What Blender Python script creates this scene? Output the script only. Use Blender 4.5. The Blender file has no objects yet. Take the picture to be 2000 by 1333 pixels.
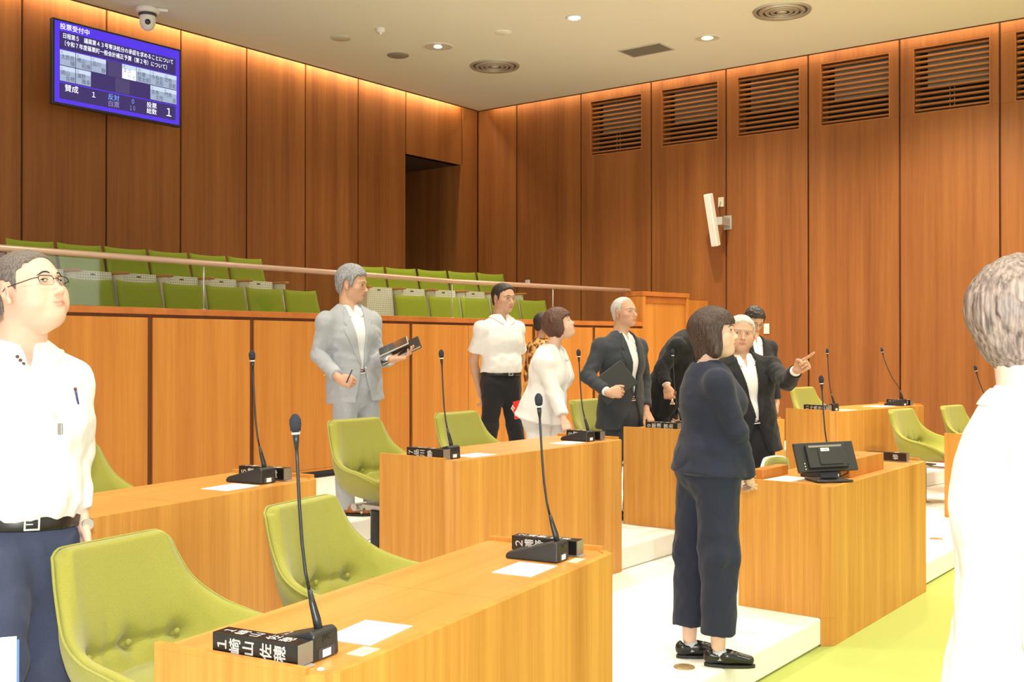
import bpy, bmesh, math, random
import numpy as np
from mathutils import Vector, Matrix
random.seed(4); np.random.seed(4)
PI = math.pi
SC = bpy.context.scene
COL = SC.collection
# ------------------------------------------------------------------ camera
F_PX, HOR, CAM_Z = 2110.0, 678.0, 1.45
cam_d = bpy.data.cameras.new('camera'); cam = bpy.data.objects.new('camera', cam_d); COL.objects.link(cam)
cam_d.sensor_width = 36.0; cam_d.lens = 36.0*F_PX/2000.0
cam.location = (0, 0, CAM_Z)
cam.rotation_euler = (PI/2 + math.atan((HOR-666.5)/F_PX), 0, 0)
cam_d.clip_start = 0.05; cam_d.clip_end = 100
SC.camera = cam
# ------------------------------------------------------------------ colour management, light
SC.view_settings.view_transform = 'Standard'; SC.view_settings.look = 'None'
SC.view_settings.gamma = 1.0; SC.view_settings.use_curve_mapping = False
SC.view_settings.exposure = 0.28
SC.cycles.max_bounces = 6; SC.cycles.diffuse_bounces = 3; SC.cycles.glossy_bounces = 3
SC.cycles.transmission_bounces = 6; SC.cycles.transparent_max_bounces = 8
SC.cycles.caustics_reflective = False; SC.cycles.caustics_refractive = False
SC.cycles.sample_clamp_indirect = 6.0
world = bpy.data.worlds.new('world'); SC.world = world; world.use_nodes = True
bg = world.node_tree.nodes['Background']
bg.inputs[0].default_value = (1.0, 0.965, 0.92, 1); bg.inputs[1].default_value = 1.6
# room directions: left wall runs along DA, right wall along -NA
DA = Vector((0.6078, 0.7941, 0)); NA = Vector((-0.7941, 0.6078, 0))
P_WALL, Q_WALL = 10.254, 12.552          # distances of the left and right wall planes from the camera
P_CEIL, Q_CEIL, Z_CEIL = 10.09, 12.37, 4.94
def SPV(s, p, z=0.0):
    "point from along-left-wall coordinate s and towards-left-wall coordinate p"
    v = DA*s + NA*p; return Vector((v.x, v.y, z))
def at(px, py, D):
    "point at depth D seen at pixel (px, py)"
    return Vector(((px-1000)/F_PX*D, D, CAM_Z+(HOR-py)/F_PX*D))
def onz(px, py, z):
    "point of the horizontal plane z seen at pixel (px, py)"
    D = (CAM_Z-z)*F_PX/(py-HOR); return Vector(((px-1000)/F_PX*D, D, z))
def lamp(name, kind, loc, energy, color=(1,1,1), rot=(0,0,0), **kw):
    l = bpy.data.lights.new(name, kind); l.energy = energy; l.color = color
    for k, v in kw.items(): setattr(l, k, v)
    o = bpy.data.objects.new(name, l); COL.objects.link(o); o.location = loc; o.rotation_euler = rot
    return o
# the photographer's flash, on the camera's hot shoe
lamp('camera_flash', 'SPOT', (0.0, -0.02, CAM_Z+0.17), 335, (1.0, 0.985, 0.96), (PI/2, 0, 0),
     shadow_soft_size=0.035, spot_size=math.radians(120), spot_blend=0.6)
# lamps hidden in the cove between ceiling edge and walls
_a = math.atan2(DA.y, DA.x)
cl = lamp('cove_lamp_left', 'AREA', SPV(3.6, P_WALL-0.085, Z_CEIL+0.10), 125, (1.0, 0.74, 0.42), (0, 0, _a),
     shape='RECTANGLE', size=17.0, size_y=0.05)
cl = lamp('cove_lamp_right', 'AREA', SPV(Q_WALL-0.085, 3.0, Z_CEIL+0.10), 42, (1.0, 0.74, 0.42), (0, 0, _a+PI/2),
     shape='RECTANGLE', size=14.0, size_y=0.05)
# rows of ceiling downlights over the chamber (the ones outside the frame are lamps only)
for s_ in (1.0, 4.0, 7.0, 10.0):
    for p_ in (-4.0, -1.0, 2.0, 5.0):
        lamp('downlight_lamp', 'SPOT', SPV(s_, p_, Z_CEIL-0.03), 330, (1.0, 0.90, 0.74), (0, 0, 0),
             shadow_soft_size=0.09, spot_size=math.radians(105), spot_blend=0.7)
for s_, p_, e_ in ((10.9, 5.75, 260), (10.9, 3.3, 420), (10.9, 0.9, 420), (10.9, -1.5, 300), (9.6, 8.3, 120), (9.4, 6.6, 150)):
    lamp('downlight_lamp', 'SPOT', SPV(s_, p_, Z_CEIL-0.03), e_, (1.0, 0.86, 0.64), (0, 0, 0),
         shadow_soft_size=0.05, spot_size=math.radians(130), spot_blend=0.8)
# ------------------------------------------------------------------ object helpers
def link(o, parent=None):
    COL.objects.link(o)
    if parent is not None: o.parent = parent
    return o
def tag(o, label=None, cat=None, group=None, kind=None):
    if label: o['label'] = label
    if cat: o['category'] = cat
    if group: o['group'] = group
    if kind: o['kind'] = kind
    return o
def empty(name, loc=(0,0,0), rz=0.0, label=None, cat=None, group=None):
    o = bpy.data.objects.new(name, None); link(o); o.location = loc; o.rotation_euler = (0,0,rz)
    o.empty_display_size = 0.05
    return tag(o, label, cat, group)
def mobj(name, bm, mat, parent=None, smooth=False, loc=None, bev=0.0, mats=None):
    me = bpy.data.meshes.new(name)
    bm.normal_update(); bm.to_mesh(me); bm.free()
    for m in (mats or [mat]): me.materials.append(m)
    if smooth: me.polygons.foreach_set('use_smooth', [True]*len(me.polygons))
    o = bpy.data.objects.new(name, me); link(o, parent)
    if loc is not None: o.location = loc
    if bev > 0:
        b = o.modifiers.new('bevel', 'BEVEL'); b.width = bev; b.segments = 2; b.limit_method = 'ANGLE'
    return o
def copy_tree(o, parent=None):
    c = o.copy(); COL.objects.link(c)
    c.parent = parent
    for ch in o.children: copy_tree(ch, c)
    return c
def box(bm, x0, x1, y0, y1, z0, z1, M=None, mi=0):
    vs = [bm.verts.new((x, y, z)) for z in (z0, z1) for y in (y0, y1) for x in (x0, x1)]
    if M is not None:
        for v in vs: v.co = M @ v.co
    for f in ((0,2,3,1),(4,5,7,6),(0,1,5,4),(2,6,7,3),(0,4,6,2),(1,3,7,5)):
        bm.faces.new([vs[i] for i in f]).material_index = mi
    return vs
def prism(bm, poly, z0, z1, M=None, mi=0):
    n = len(poly)
    a = [bm.verts.new((p[0], p[1], z0)) for p in poly]; b = [bm.verts.new((p[0], p[1], z1)) for p in poly]
    if M is not None:
        for v in a+b: v.co = M @ v.co
    bm.faces.new(a[::-1]).material_index = mi; bm.faces.new(b).material_index = mi
    for i in range(n):
        bm.faces.new((a[i], a[(i+1)%n], b[(i+1)%n], b[i])).material_index = mi
def tube(bm, pts, r, seg=10, cap=True, mi=0):
    pts = [Vector(p) for p in pts]; n = len(pts)
    rr = r if isinstance(r, (list, tuple)) else [r]*n
    up = Vector((0.13, 0.21, 0.97)); rings = []
    for i, p in enumerate(pts):
        t = (pts[min(i+1, n-1)]-pts[max(i-1, 0)]).normalized()
        a = t.cross(up)
        if a.length < 1e-3: a = t.cross(Vector((1,0,0)))
        a.normalize(); b = t.cross(a).normalized(); up = b.cross(t) if False else up
        rings.append([bm.verts.new(p + (a*math.cos(2*PI*k/seg)+b*math.sin(2*PI*k/seg))*rr[i]) for k in range(seg)])
    for i in range(n-1):
        for k in range(seg):
            bm.faces.new((rings[i][k], rings[i][(k+1)%seg], rings[i+1][(k+1)%seg], rings[i+1][k])).material_index = mi
    if cap:
        bm.faces.new(rings[0][::-1]).material_index = mi; bm.faces.new(rings[-1]).material_index = mi
def lathe(bm, prof, seg=24, M=None, mi=0, close=True):
    "prof: list of (radius, z)"
    rings = []
    for r, z in prof:
        if r < 1e-5:
            v = bm.verts.new((0, 0, z)); rings.append([v])
        else:
            rings.append([bm.verts.new((r*math.cos(2*PI*k/seg), r*math.sin(2*PI*k/seg), z)) for k in range(seg)])
    for a, b in zip(rings, rings[1:]):
        for k in range(seg):
            k2 = (k+1) % seg
            if len(a) == 1 and len(b) == 1: continue
            if len(a) == 1: f = (a[0], b[k2], b[k])
            elif len(b) == 1: f = (a[k], a[k2], b[0])
            else: f = (a[k], a[k2], b[k2], b[k])
            bm.faces.new(f).material_index = mi
    if M is not None:
        for rg in rings:
            for v in rg: v.co = M @ v.co
def ellipsoid_bm(bm, c, r, seg=16, rings=10, R=None, mi=0):
    M = Matrix.Translation(Vector(c)) @ (R.to_4x4() if R is not None else Matrix.Identity(4)) @ Matrix.Diagonal((r[0], r[1], r[2], 1))
    prof = [(math.sin(PI*i/rings), -math.cos(PI*i/rings)) for i in range(rings+1)]
    prof[0] = (0, -1); prof[-1] = (0, 1)
    lathe(bm, prof, seg, M, mi)
_txt_cache = {}
def text_verts(s, size, align='LEFT'):
    "text as filled polygons in the xy plane"
    key = (s, size, align)
    if key in _txt_cache: return _txt_cache[key]
    cu = bpy.data.curves.new('t', 'FONT'); cu.body = s; cu.size = size; cu.align_x = align; cu.align_y = 'CENTER'
    cu.resolution_u = 2; cu.fill_mode = 'FRONT'
    o = bpy.data.objects.new('t', cu); COL.objects.link(o)
    dg = bpy.context.evaluated_depsgraph_get(); dg.update()
    me = bpy.data.meshes.new_from_object(o.evaluated_get(dg))
    v = [tuple(x.co) for x in me.vertices]; f = [tuple(p.vertices) for p in me.polygons]
    bpy.data.objects.remove(o); bpy.data.curves.remove(cu); bpy.data.meshes.remove(me)
    _txt_cache[key] = (v, f); return v, f
def add_text(bm, s, size, M, align='LEFT', mi=0, sx=1.0):
    v, f = text_verts(s, size, align)
    vs = [bm.verts.new(M @ Vector((a[0]*sx, a[1], a[2]))) for a in v]
    for q in f:
        try: bm.faces.new([vs[i] for i in q]).material_index = mi
        except ValueError: pass
# ------------------------------------------------------------------ materials
def srgb(r, g, b):
    def c(u):
        u /= 255.0
        return u/12.92 if u <= 0.04045 else ((u+0.055)/1.055)**2.4
    return (c(r), c(g), c(b), 1)
def mat(name, col, rough=0.6, metal=0.0, spec=0.5, emit=None, estr=1.0, bump=None, sheen=0.0, alpha=None):
    m = bpy.data.materials.new(name); m.use_nodes = True; nt = m.node_tree; b = nt.nodes['Principled BSDF']
    b.inputs['Base Color'].default_value = col; b.inputs['Roughness'].default_value = rough
    b.inputs['Metallic'].default_value = metal; b.inputs['Specular IOR Level'].default_value = spec
    if sheen: b.inputs['Sheen Weight'].default_value = sheen
    if emit is not None:
        b.inputs['Emission Color'].default_value = emit; b.inputs['Emission Strength'].default_value = estr
    tc = nt.nodes.new('ShaderNodeTexCoord'); mp = nt.nodes.new('ShaderNodeMapping'); nz = nt.nodes.new('ShaderNodeTexNoise')
    nt.links.new(tc.outputs['Object'], mp.inputs[0]); nt.links.new(mp.outputs[0], nz.inputs[0])
    sc_, amt = (60.0, 0.05) if bump is None else bump[:2]
    nz.inputs['Scale'].default_value = sc_; nz.inputs['Detail'].default_value = 2.0
    if bump is not None and len(bump) > 2: mp.inputs['Scale'].default_value = bump[2]
    bp = nt.nodes.new('ShaderNodeBump'); bp.inputs['Strength'].default_value = amt; bp.inputs['Distance'].default_value = 0.004
    nt.links.new(nz.outputs[0], bp.inputs['Height']); nt.links.new(bp.outputs[0], b.inputs['Normal'])
    return m
def mix_mat(name, c1, c2, scale, mscale=(1,1,1), rough=0.6, lo=0.35, hi=0.65, spec=0.5, bump=0.0, detail=4.0, sheen=0.0, c3=None, metal=0.0, rough_noise=0.0):
    m = bpy.data.materials.new(name); m.use_nodes = True; nt = m.node_tree; b = nt.nodes['Principled BSDF']
    tc = nt.nodes.new('ShaderNodeTexCoord'); mp = nt.nodes.new('ShaderNodeMapping'); nz = nt.nodes.new('ShaderNodeTexNoise')
    mp.inputs['Scale'].default_value = mscale; nz.inputs['Scale'].default_value = scale; nz.inputs['Detail'].default_value = detail
    rp = nt.nodes.new('ShaderNodeValToRGB'); rp.color_ramp.elements[0].position = lo; rp.color_ramp.elements[1].position = hi
    rp.color_ramp.elements[0].color = c1; rp.color_ramp.elements[1].color = c2
    if c3 is not None:
        e = rp.color_ramp.elements.new((lo+hi)/2); e.color = c3
    nt.links.new(tc.outputs['Object'], mp.inputs[0]); nt.links.new(mp.outputs[0], nz.inputs[0])
    nt.links.new(nz.outputs[0], rp.inputs[0]); nt.links.new(rp.outputs[0], b.inputs['Base Color'])
    b.inputs['Roughness'].default_value = rough; b.inputs['Specular IOR Level'].default_value = spec; b.inputs['Metallic'].default_value = metal
    if sheen: b.inputs['Sheen Weight'].default_value = sheen
    if bump:
        bp = nt.nodes.new('ShaderNodeBump'); bp.inputs['Strength'].default_value = bump; bp.inputs['Distance'].default_value = 0.003
        nt.links.new(nz.outputs[0], bp.inputs['Height']); nt.links.new(bp.outputs[0], b.inputs['Normal'])
    return m
def wood(name, dark, light, grain='Z', rough=0.42, spec=0.35, band=7.0, fine=150.0, amt=0.5, coat=0.0):
    "straight-grained veneer: broad bands times fine pores, stretched along one object axis"
    m = bpy.data.materials.new(name); m.use_nodes = True; nt = m.node_tree; b = nt.nodes['Principled BSDF']
    N = nt.nodes.new; L = nt.links.new
    tc = N('ShaderNodeTexCoord')
    st = {'Z': (1, 1, 0.03), 'X': (0.03, 1, 1), 'Y': (1, 0.03, 1)}[grain]
    def noise(sc_, det, k=1.0):
        mp = N('ShaderNodeMapping'); mp.inputs['Scale'].default_value = tuple(a if a == 1 else a*k for a in st)
        nz = N('ShaderNodeTexNoise'); nz.inputs['Scale'].default_value = sc_; nz.inputs['Detail'].default_value = det
        L(tc.outputs['Object'], mp.inputs[0]); L(mp.outputs[0], nz.inputs[0]); return nz
    n1 = noise(band, 2.0); n2 = noise(fine, 3.0, 0.6); n3 = noise(band*5, 3.0)
    ad = N('ShaderNodeMath'); ad.operation = 'MULTIPLY_ADD'; ad.inputs[1].default_value = 0.55; L(n1.outputs[0], ad.inputs[0])
    m2 = N('ShaderNodeMath'); m2.operation = 'MULTIPLY'; m2.inputs[1].default_value = 0.22; L(n2.outputs[0], m2.inputs[0])
    L(m2.outputs[0], ad.inputs[2])
    a3 = N('ShaderNodeMath'); a3.operation = 'MULTIPLY_ADD'; a3.inputs[1].default_value = 0.28; L(n3.outputs[0], a3.inputs[0]); L(ad.outputs[0], a3.inputs[2])
    rp = N('ShaderNodeValToRGB'); rp.color_ramp.elements[0].position = 0.5-0.5*amt*0.5; rp.color_ramp.elements[1].position = 0.55+0.5*amt*0.5
    rp.color_ramp.elements[0].color = dark; rp.color_ramp.elements[1].color = light
    L(a3.outputs[0], rp.inputs[0]); L(rp.outputs[0], b.inputs['Base Color'])
    b.inputs['Roughness'].default_value = rough; b.inputs['Specular IOR Level'].default_value = spec
    if coat: b.inputs['Coat Weight'].default_value = coat; b.inputs['Coat Roughness'].default_value = 0.2
    bp = N('ShaderNodeBump'); bp.inputs['Strength'].default_value = 0.06; bp.inputs['Distance'].default_value = 0.002
    L(n2.outputs[0], bp.inputs['Height']); L(bp.outputs[0], b.inputs['Normal'])
    return m
M_WALL = wood('wall_veneer', (0.195, 0.062, 0.015, 1), (0.345, 0.128, 0.031, 1), 'Z', rough=0.5, band=5.0, amt=0.55)
M_WALLG = wood('wall_groove_wood', (0.10, 0.030, 0.010, 1), (0.17, 0.055, 0.018, 1), 'Z', rough=0.6)
M_DESK = wood('desk_veneer', (0.43, 0.170, 0.027, 1), (0.70, 0.355, 0.072, 1), 'Z', rough=0.45, band=7.5, amt=0.62)
M_DTOP = wood('desk_top_veneer', (0.52, 0.225, 0.048, 1), (0.69, 0.335, 0.085, 1), 'X', rough=0.34, band=9.0, amt=0.5, spec=0.45)
M_BALC = wood('balcony_veneer', (0.44, 0.155, 0.024, 1), (0.59, 0.245, 0.045, 1), 'Z', rough=0.5, band=7.0, amt=0.5)
M_CAPW = wood('balcony_cap_wood', (0.40, 0.12, 0.025, 1), (0.50, 0.17, 0.035, 1), 'X', rough=0.45, band=6.0, amt=0.4)
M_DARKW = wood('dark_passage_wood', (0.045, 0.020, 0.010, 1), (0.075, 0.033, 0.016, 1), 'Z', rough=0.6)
M_SLAT = wood('slat_wood', (0.26, 0.095, 0.028, 1), (0.42, 0.17, 0.05, 1), 'X', rough=0.5)
M_CEIL = mat('ceiling_plaster', (0.82, 0.82, 0.77, 1), 0.9, spec=0.1, bump=(180, 0.15))
M_CARPW = mix_mat('white_platform_carpet', (0.80, 0.78, 0.72, 1), (0.86, 0.84, 0.78, 1), 220, rough=0.95, spec=0.05, bump=0.4)
M_CARPG = mix_mat('green_carpet', (0.38, 0.43, 0.115, 1), (0.44, 0.49, 0.145, 1), 240, rough=0.95, spec=0.05, bump=0.4)
M_GREEN = mix_mat('green_wool_fabric', (0.285, 0.285, 0.052, 1), (0.350, 0.342, 0.070, 1), 420, rough=0.9, spec=0.1, bump=0.35, sheen=0.25)
M_GREEN2 = mix_mat('gallery_green_fabric', (0.22, 0.30, 0.018, 1), (0.28, 0.37, 0.028, 1), 320, rough=0.9, spec=0.1, bump=0.3, sheen=0.15)
M_BLACK = mat('black_plastic', (0.018, 0.019, 0.021, 1), 0.42, spec=0.5)
M_BLACKM = mat('black_satin_metal', (0.03, 0.032, 0.036, 1), 0.35, metal=0.4)
M_DGREY = mat('dark_grey_base', (0.05, 0.05, 0.055, 1), 0.6)
M_WHITEP = mat('white_plastic', (0.80, 0.79, 0.76, 1), 0.45)
M_WHITE = mat('white_paper', (0.86, 0.86, 0.86, 1), 0.85, spec=0.2)
M_CREAM = mat('cream_steel', (0.70, 0.68, 0.56, 1), 0.5)
M_METAL = mat('brushed_metal', (0.52, 0.51, 0.48, 1), 0.35, metal=0.45)
M_CHROME = mat('chrome', (0.8, 0.8, 0.8, 1), 0.32, metal=1.0)
M_RAIL = mat('handrail_bronze', (0.52, 0.36, 0.27, 1), 0.35, metal=0.35)
M_FOAM = mat('foam_windscreen', (0.05, 0.055, 0.075, 1), 0.95, spec=0.1, bump=(900, 0.9))
M_LET = mat('white_lettering', (0.85, 0.85, 0.85, 1), 0.6)
M_BRASS = mix_mat('worn_brass', (0.36, 0.24, 0.10, 1), (0.50, 0.36, 0.18, 1), 30, rough=0.4, metal=0.6)
M_GLASS = bpy.data.materials.new('rail_glass'); M_GLASS.use_nodes = True
_n = M_GLASS.node_tree; _n.nodes.clear()
_o = _n.nodes.new('ShaderNodeOutputMaterial'); _m = _n.nodes.new('ShaderNodeMixShader'); _t = _n.nodes.new('ShaderNodeBsdfTransparent')
_g = _n.nodes.new('ShaderNodeBsdfGlossy'); _f = _n.nodes.new('ShaderNodeValue'); _f.outputs[0].default_value = 0.05
_t.inputs[0].default_value = (0.93, 0.95, 0.93, 1); _g.inputs['Roughness'].default_value = 0.03
_n.links.new(_f.outputs[0], _m.inputs[0]); _n.links.new(_t.outputs[0], _m.inputs[1]); _n.links.new(_g.outputs[0], _m.inputs[2]); _n.links.new(_m.outputs[0], _o.inputs[0])
def emis(name, col, s):
    m = bpy.data.materials.new(name); m.use_nodes = True; b = m.node_tree.nodes['Principled BSDF']
    b.inputs['Base Color'].default_value = (0.02, 0.02, 0.02, 1); b.inputs['Emission Color'].default_value = col; b.inputs['Emission Strength'].default_value = s
    b.inputs['Roughness'].default_value = 0.3
    return m
# ------------------------------------------------------------------ setting: floors
def isect(p1, a1, p2, a2):
    d1 = Vector((math.cos(a1), math.sin(a1))); d2 = Vector((math.cos(a2), math.sin(a2)))
    r = Vector(p2)-Vector(p1); den = d1.x*d2.y-d1.y*d2.x
    t = (r.x*d2.y-r.y*d2.x)/den; return Vector(p1)+d1*t
A62, A52, A42 = math.radians(62), math.radians(52.6), math.radians(42)
def offs(p, a, k): return (p[0]-math.sin(a)*k, p[1]+math.cos(a)*k)
def row_line(c1, c2, c3, k):
    "a three-sided row front: corners on the 62, 52.6 and 42 degree lines, moved k towards the gallery"
    q1, q2, q3 = offs(c1, A62, k), offs(c2, A52, k), offs(c3, A42, k)
    i1, i2 = isect(q1, A62, q2, A52), isect(q2, A52, q3, A42)
    s = (q1[0]-math.cos(A62)*8, q1[1]-math.sin(A62)*8); e = (q3[0]+math.cos(A42)*10, q3[1]+math.sin(A42)*10)
    return [s, tuple(i1), tuple(i2), e]
C1 = [(0.39, 3.97), (1.70, 5.73), (4.04, 8.82)]      # front row desks: front corners
C2 = [(-0.86, 4.94), (-0.31, 5.64), (2.95, 9.95)]    # back row desks
def platform(name, line, z0, z1, m):
    far = [(16, 24), (-10, 24), (-16, 6), (-12, -5)]
    bm = bmesh.new(); prism(bm, list(line)+far, z0, z1)
    o = mobj(name, bm, m, bev=0.012); return tag(o, kind='structure')
bm = bmesh.new(); box(bm, -16, 16, -8, 24, -0.35, -0.15)
tag(mobj('floor', bm, M_CARPG), kind='structure')
platform('floor_platform', row_line(*C1, 0.07), -0.145, 0.0, M_CARPW)
platform('floor_platform', row_line(*C2, 0.02), 0.001, 0.15, M_CARPW)
platform('floor_platform', row_line(*C2, 1.50), 0.151, 0.30, M_CARPW)
# ------------------------------------------------------------------ walls
RZA = math.atan2(DA.y, DA.x)
def wall_frame(origin, rz):
    return Matrix.Translation(origin) @ Matrix.Rotation(rz, 4, 'Z')
# left wall: local x = along (s), local y = away from the room, panels 0.914 wide with open joints
S_CORNER = Q_WALL
W_A = 0.9155; S_J0 = 5.487
joints_a = [S_J0 + W_A*k for k in range(-9, 7)] + [12.193]
DOOR_S = (11.004, 12.182, 4.13)
bm = bmesh.new()
G_ = 0.022
edges = [-8.0] + [j for j in joints_a if j > -7.9] 
edges.append(S_CORNER)
edges = [e for e in edges if e <= S_CORNER+1e-6]
for a, b in zip(edges, edges[1:]):
    if a >= DOOR_S[0]-0.08 and b <= DOOR_S[1]+0.12:
        box(bm, a+G_/2, b-G_/2, 0, 0.03, DOOR_S[2], 5.4)
        continue
    box(bm, a+G_/2, b-G_/2, 0, 0.03, 1.5, 5.4)
wl = mobj('wall_left', bm, M_WALL, loc=SPV(0, P_WALL, 0), bev=0.004); wl.rotation_euler = (0,0,RZA); tag(wl, kind='structure')
bm = bmesh.new()
box(bm, -8, DOOR_S[0], 0.03, 0.10, -0.15, 5.4); box(bm, DOOR_S[0], DOOR_S[1], 0.03, 0.10, DOOR_S[2], 5.4); box(bm, DOOR_S[1], S_CORNER+0.1, 0.03, 0.10, -0.15, 5.4)
o = mobj('wall_left_backing', bm, M_WALLG, loc=SPV(0, P_WALL, 0)); o.rotation_euler = (0,0,RZA); tag(o, kind='structure')
# doorway with its dark passage
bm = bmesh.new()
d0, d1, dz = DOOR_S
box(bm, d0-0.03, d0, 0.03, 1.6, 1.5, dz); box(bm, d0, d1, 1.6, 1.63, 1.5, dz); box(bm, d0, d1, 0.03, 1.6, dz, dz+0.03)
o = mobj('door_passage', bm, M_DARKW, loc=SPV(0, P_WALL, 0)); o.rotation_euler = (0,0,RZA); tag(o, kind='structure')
bm = bmesh.new(); box(bm, d1, d1+0.03, 0.0, 1.6, 1.5, dz); box(bm, d1-0.02, d1-.0005, 0.0, 0.42, 1.5, dz)
o = mobj('door_jamb', bm, M_WALL, loc=SPV(0, P_WALL, 0)); o.rotation_euler = (0,0,RZA); tag(o, kind='structure')
# right wall: local x runs from the corner towards the right
RZB = RZA - PI/2
CORNER = SPV(Q_WALL, P_WALL, 0)
qs = [0.732, 1.857, 2.982, 4.074, 5.161, 6.255, 7.333]+[7.333+1.09*k for k in range(1, 9)]     # joint distances from the corner
bm = bmesh.new(); vents = []
ed = [0.0]+qs
VZ0, VZ1 = 4.10, 4.86
for i, (a, b) in enumerate(zip(ed, ed[1:])):
    if i < 2: box(bm, a+G_/2, b-G_/2, 0, 0.03, -0.15, 5.4); continue
    va = a+0.150; vb = va+0.832
    vents.append((va, vb))
    box(bm, a+G_/2, b-G_/2, 0, 0.03, -0.15, VZ0); box(bm, a+G_/2, b-G_/2, 0, 0.03, VZ1, 5.4)
    box(bm, a+G_/2, va, 0, 0.03, VZ0, VZ1); box(bm, vb, b-G_/2, 0, 0.03, VZ0, VZ1)
# local y must point away from the room (direction DA)
MB_ = wall_frame(CORNER, RZB)
o = mobj('wall_right', bm, M_WALL, bev=0.003); o.matrix_world = MB_; tag(o, kind='structure')
bm = bmesh.new(); xl = ed[-1]
box(bm, -0.1, xl, 0.03, 0.06, -0.15, VZ0-0.02); box(bm, -0.1, xl, 0.03, 0.06, VZ1+0.02, 5.4); box(bm, -0.1, xl, 0.30, 0.34, 3.9, 5.1)
prev = -0.1
for va, vb in vents+[(xl, xl)]:
    box(bm, prev, va-0.005, 0.03, 0.06, VZ0-0.02, VZ1+0.02); prev = vb+0.005
o = mobj('wall_right_backing', bm, M_WALLG); o.matrix_world = MB_; tag(o, kind='structure')
# louvred openings high on the right wall
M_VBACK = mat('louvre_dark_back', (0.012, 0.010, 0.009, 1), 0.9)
M_VDUCT = mat('duct_metal', (0.38, 0.36, 0.30, 1), 0.5, metal=0.2)
M_LINER = wood('louvre_liner_wood', (0.30, 0.10, 0.03, 1), (0.42, 0.16, 0.05, 1), 'Z')
wv = vents[0][1]-vents[0][0]
def make_vent():
    r = empty('louvre_vent')
    bm = bmesh.new()
    for x0, x1, z0, z1 in ((0, wv, 0, .012), (0, wv, VZ1-VZ0-.012, VZ1-VZ0), (0, .012, .012, VZ1-VZ0-.012), (wv-.012, wv, .012, VZ1-VZ0-.012)):
        box(bm, x0, x1, 0.002, 0.24, z0, z1)
    mobj('frame', bm, M_LINER, r)
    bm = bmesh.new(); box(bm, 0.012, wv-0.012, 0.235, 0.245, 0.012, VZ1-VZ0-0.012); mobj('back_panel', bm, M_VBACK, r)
    bm = bmesh.new()
    for k in range(12):
        z = 0.045+k*0.061
        M = Matrix.Translation((0, 0.055, z)) @ Matrix.Rotation(math.radians(-6), 4, 'X')
        box(bm, 0.013, wv-0.013, -0.024, 0.024, -0.0115, 0.0115, M)
    mobj('slats', bm, M_SLAT, r, bev=0.004)
    bm = bmesh.new()
    for k in range(2): box(bm, wv*0.45+k*0.05, wv*0.45+k*0.05+0.008, 0.1, 0.108, 0.014, VZ1-VZ0-0.014)
    mobj('chain', bm, M_VDUCT, r)
    return r
v0 = make_vent()
vl = ['wooden louvre vent nearest the room corner, pale duct behind its slats', 'wooden louvre vent second from the room corner', 'wooden louvre vent third from the room corner, grey duct showing through',
      'wooden louvre vent fourth from the room corner', 'wooden louvre vent fifth from the corner with two pale cords inside', 'wooden louvre vent cut by the right edge of the picture']
for i, (va, vb) in enumerate(vents):
    if i > 6: break
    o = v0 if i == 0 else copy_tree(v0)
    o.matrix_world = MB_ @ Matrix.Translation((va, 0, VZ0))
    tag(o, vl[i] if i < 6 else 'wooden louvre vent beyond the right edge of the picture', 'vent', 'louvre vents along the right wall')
    if i in (0, 2):
        bm = bmesh.new(); box(bm, 0.12, wv-0.02, 0.16, 0.2, 0.30, VZ1-VZ0-0.04); mobj('duct', bm, M_VDUCT, o)
    for c in list(o.children):
        if c.name.startswith('chain') and i not in (0, 4): bpy.data.objects.remove(c)
# ------------------------------------------------------------------ ceiling with its cove gap
bm = bmesh.new()
prism(bm, [tuple(SPV(a, b).xy) for a, b in ((-8, -9), (Q_CEIL, -9), (Q_CEIL, P_CEIL), (-8, P_CEIL))], Z_CEIL, Z_CEIL+0.06)
tag(mobj('ceiling', bm, M_CEIL), kind='structure')
bm = bmesh.new()
prism(bm, [tuple(SPV(a, b).xy) for a, b in ((-8, P_CEIL-0.012), (Q_CEIL-.012, P_CEIL-0.012), (Q_CEIL-.012, -9), (Q_CEIL, -9), (Q_CEIL, P_CEIL), (-8, P_CEIL))], Z_CEIL-0.012, Z_CEIL-0.0005)
tag(mobj('trim_ceiling', bm, M_WALLG), kind='structure')
bm = bmesh.new()
prism(bm, [tuple(SPV(a, b).xy) for a, b in ((-8, P_CEIL-0.3), (Q_CEIL-.3, P_CEIL-0.3), (Q_CEIL-.3, -9), (Q_WALL+.2, -9), (Q_WALL+.2, P_WALL+.2), (-8, P_WALL+.2))], 5.40, 5.44)
tag(mobj('ceiling_cove', bm, M_WALLG), kind='structure')
def ceil_at(px, py): return onz(px, py, Z_CEIL)
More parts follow.
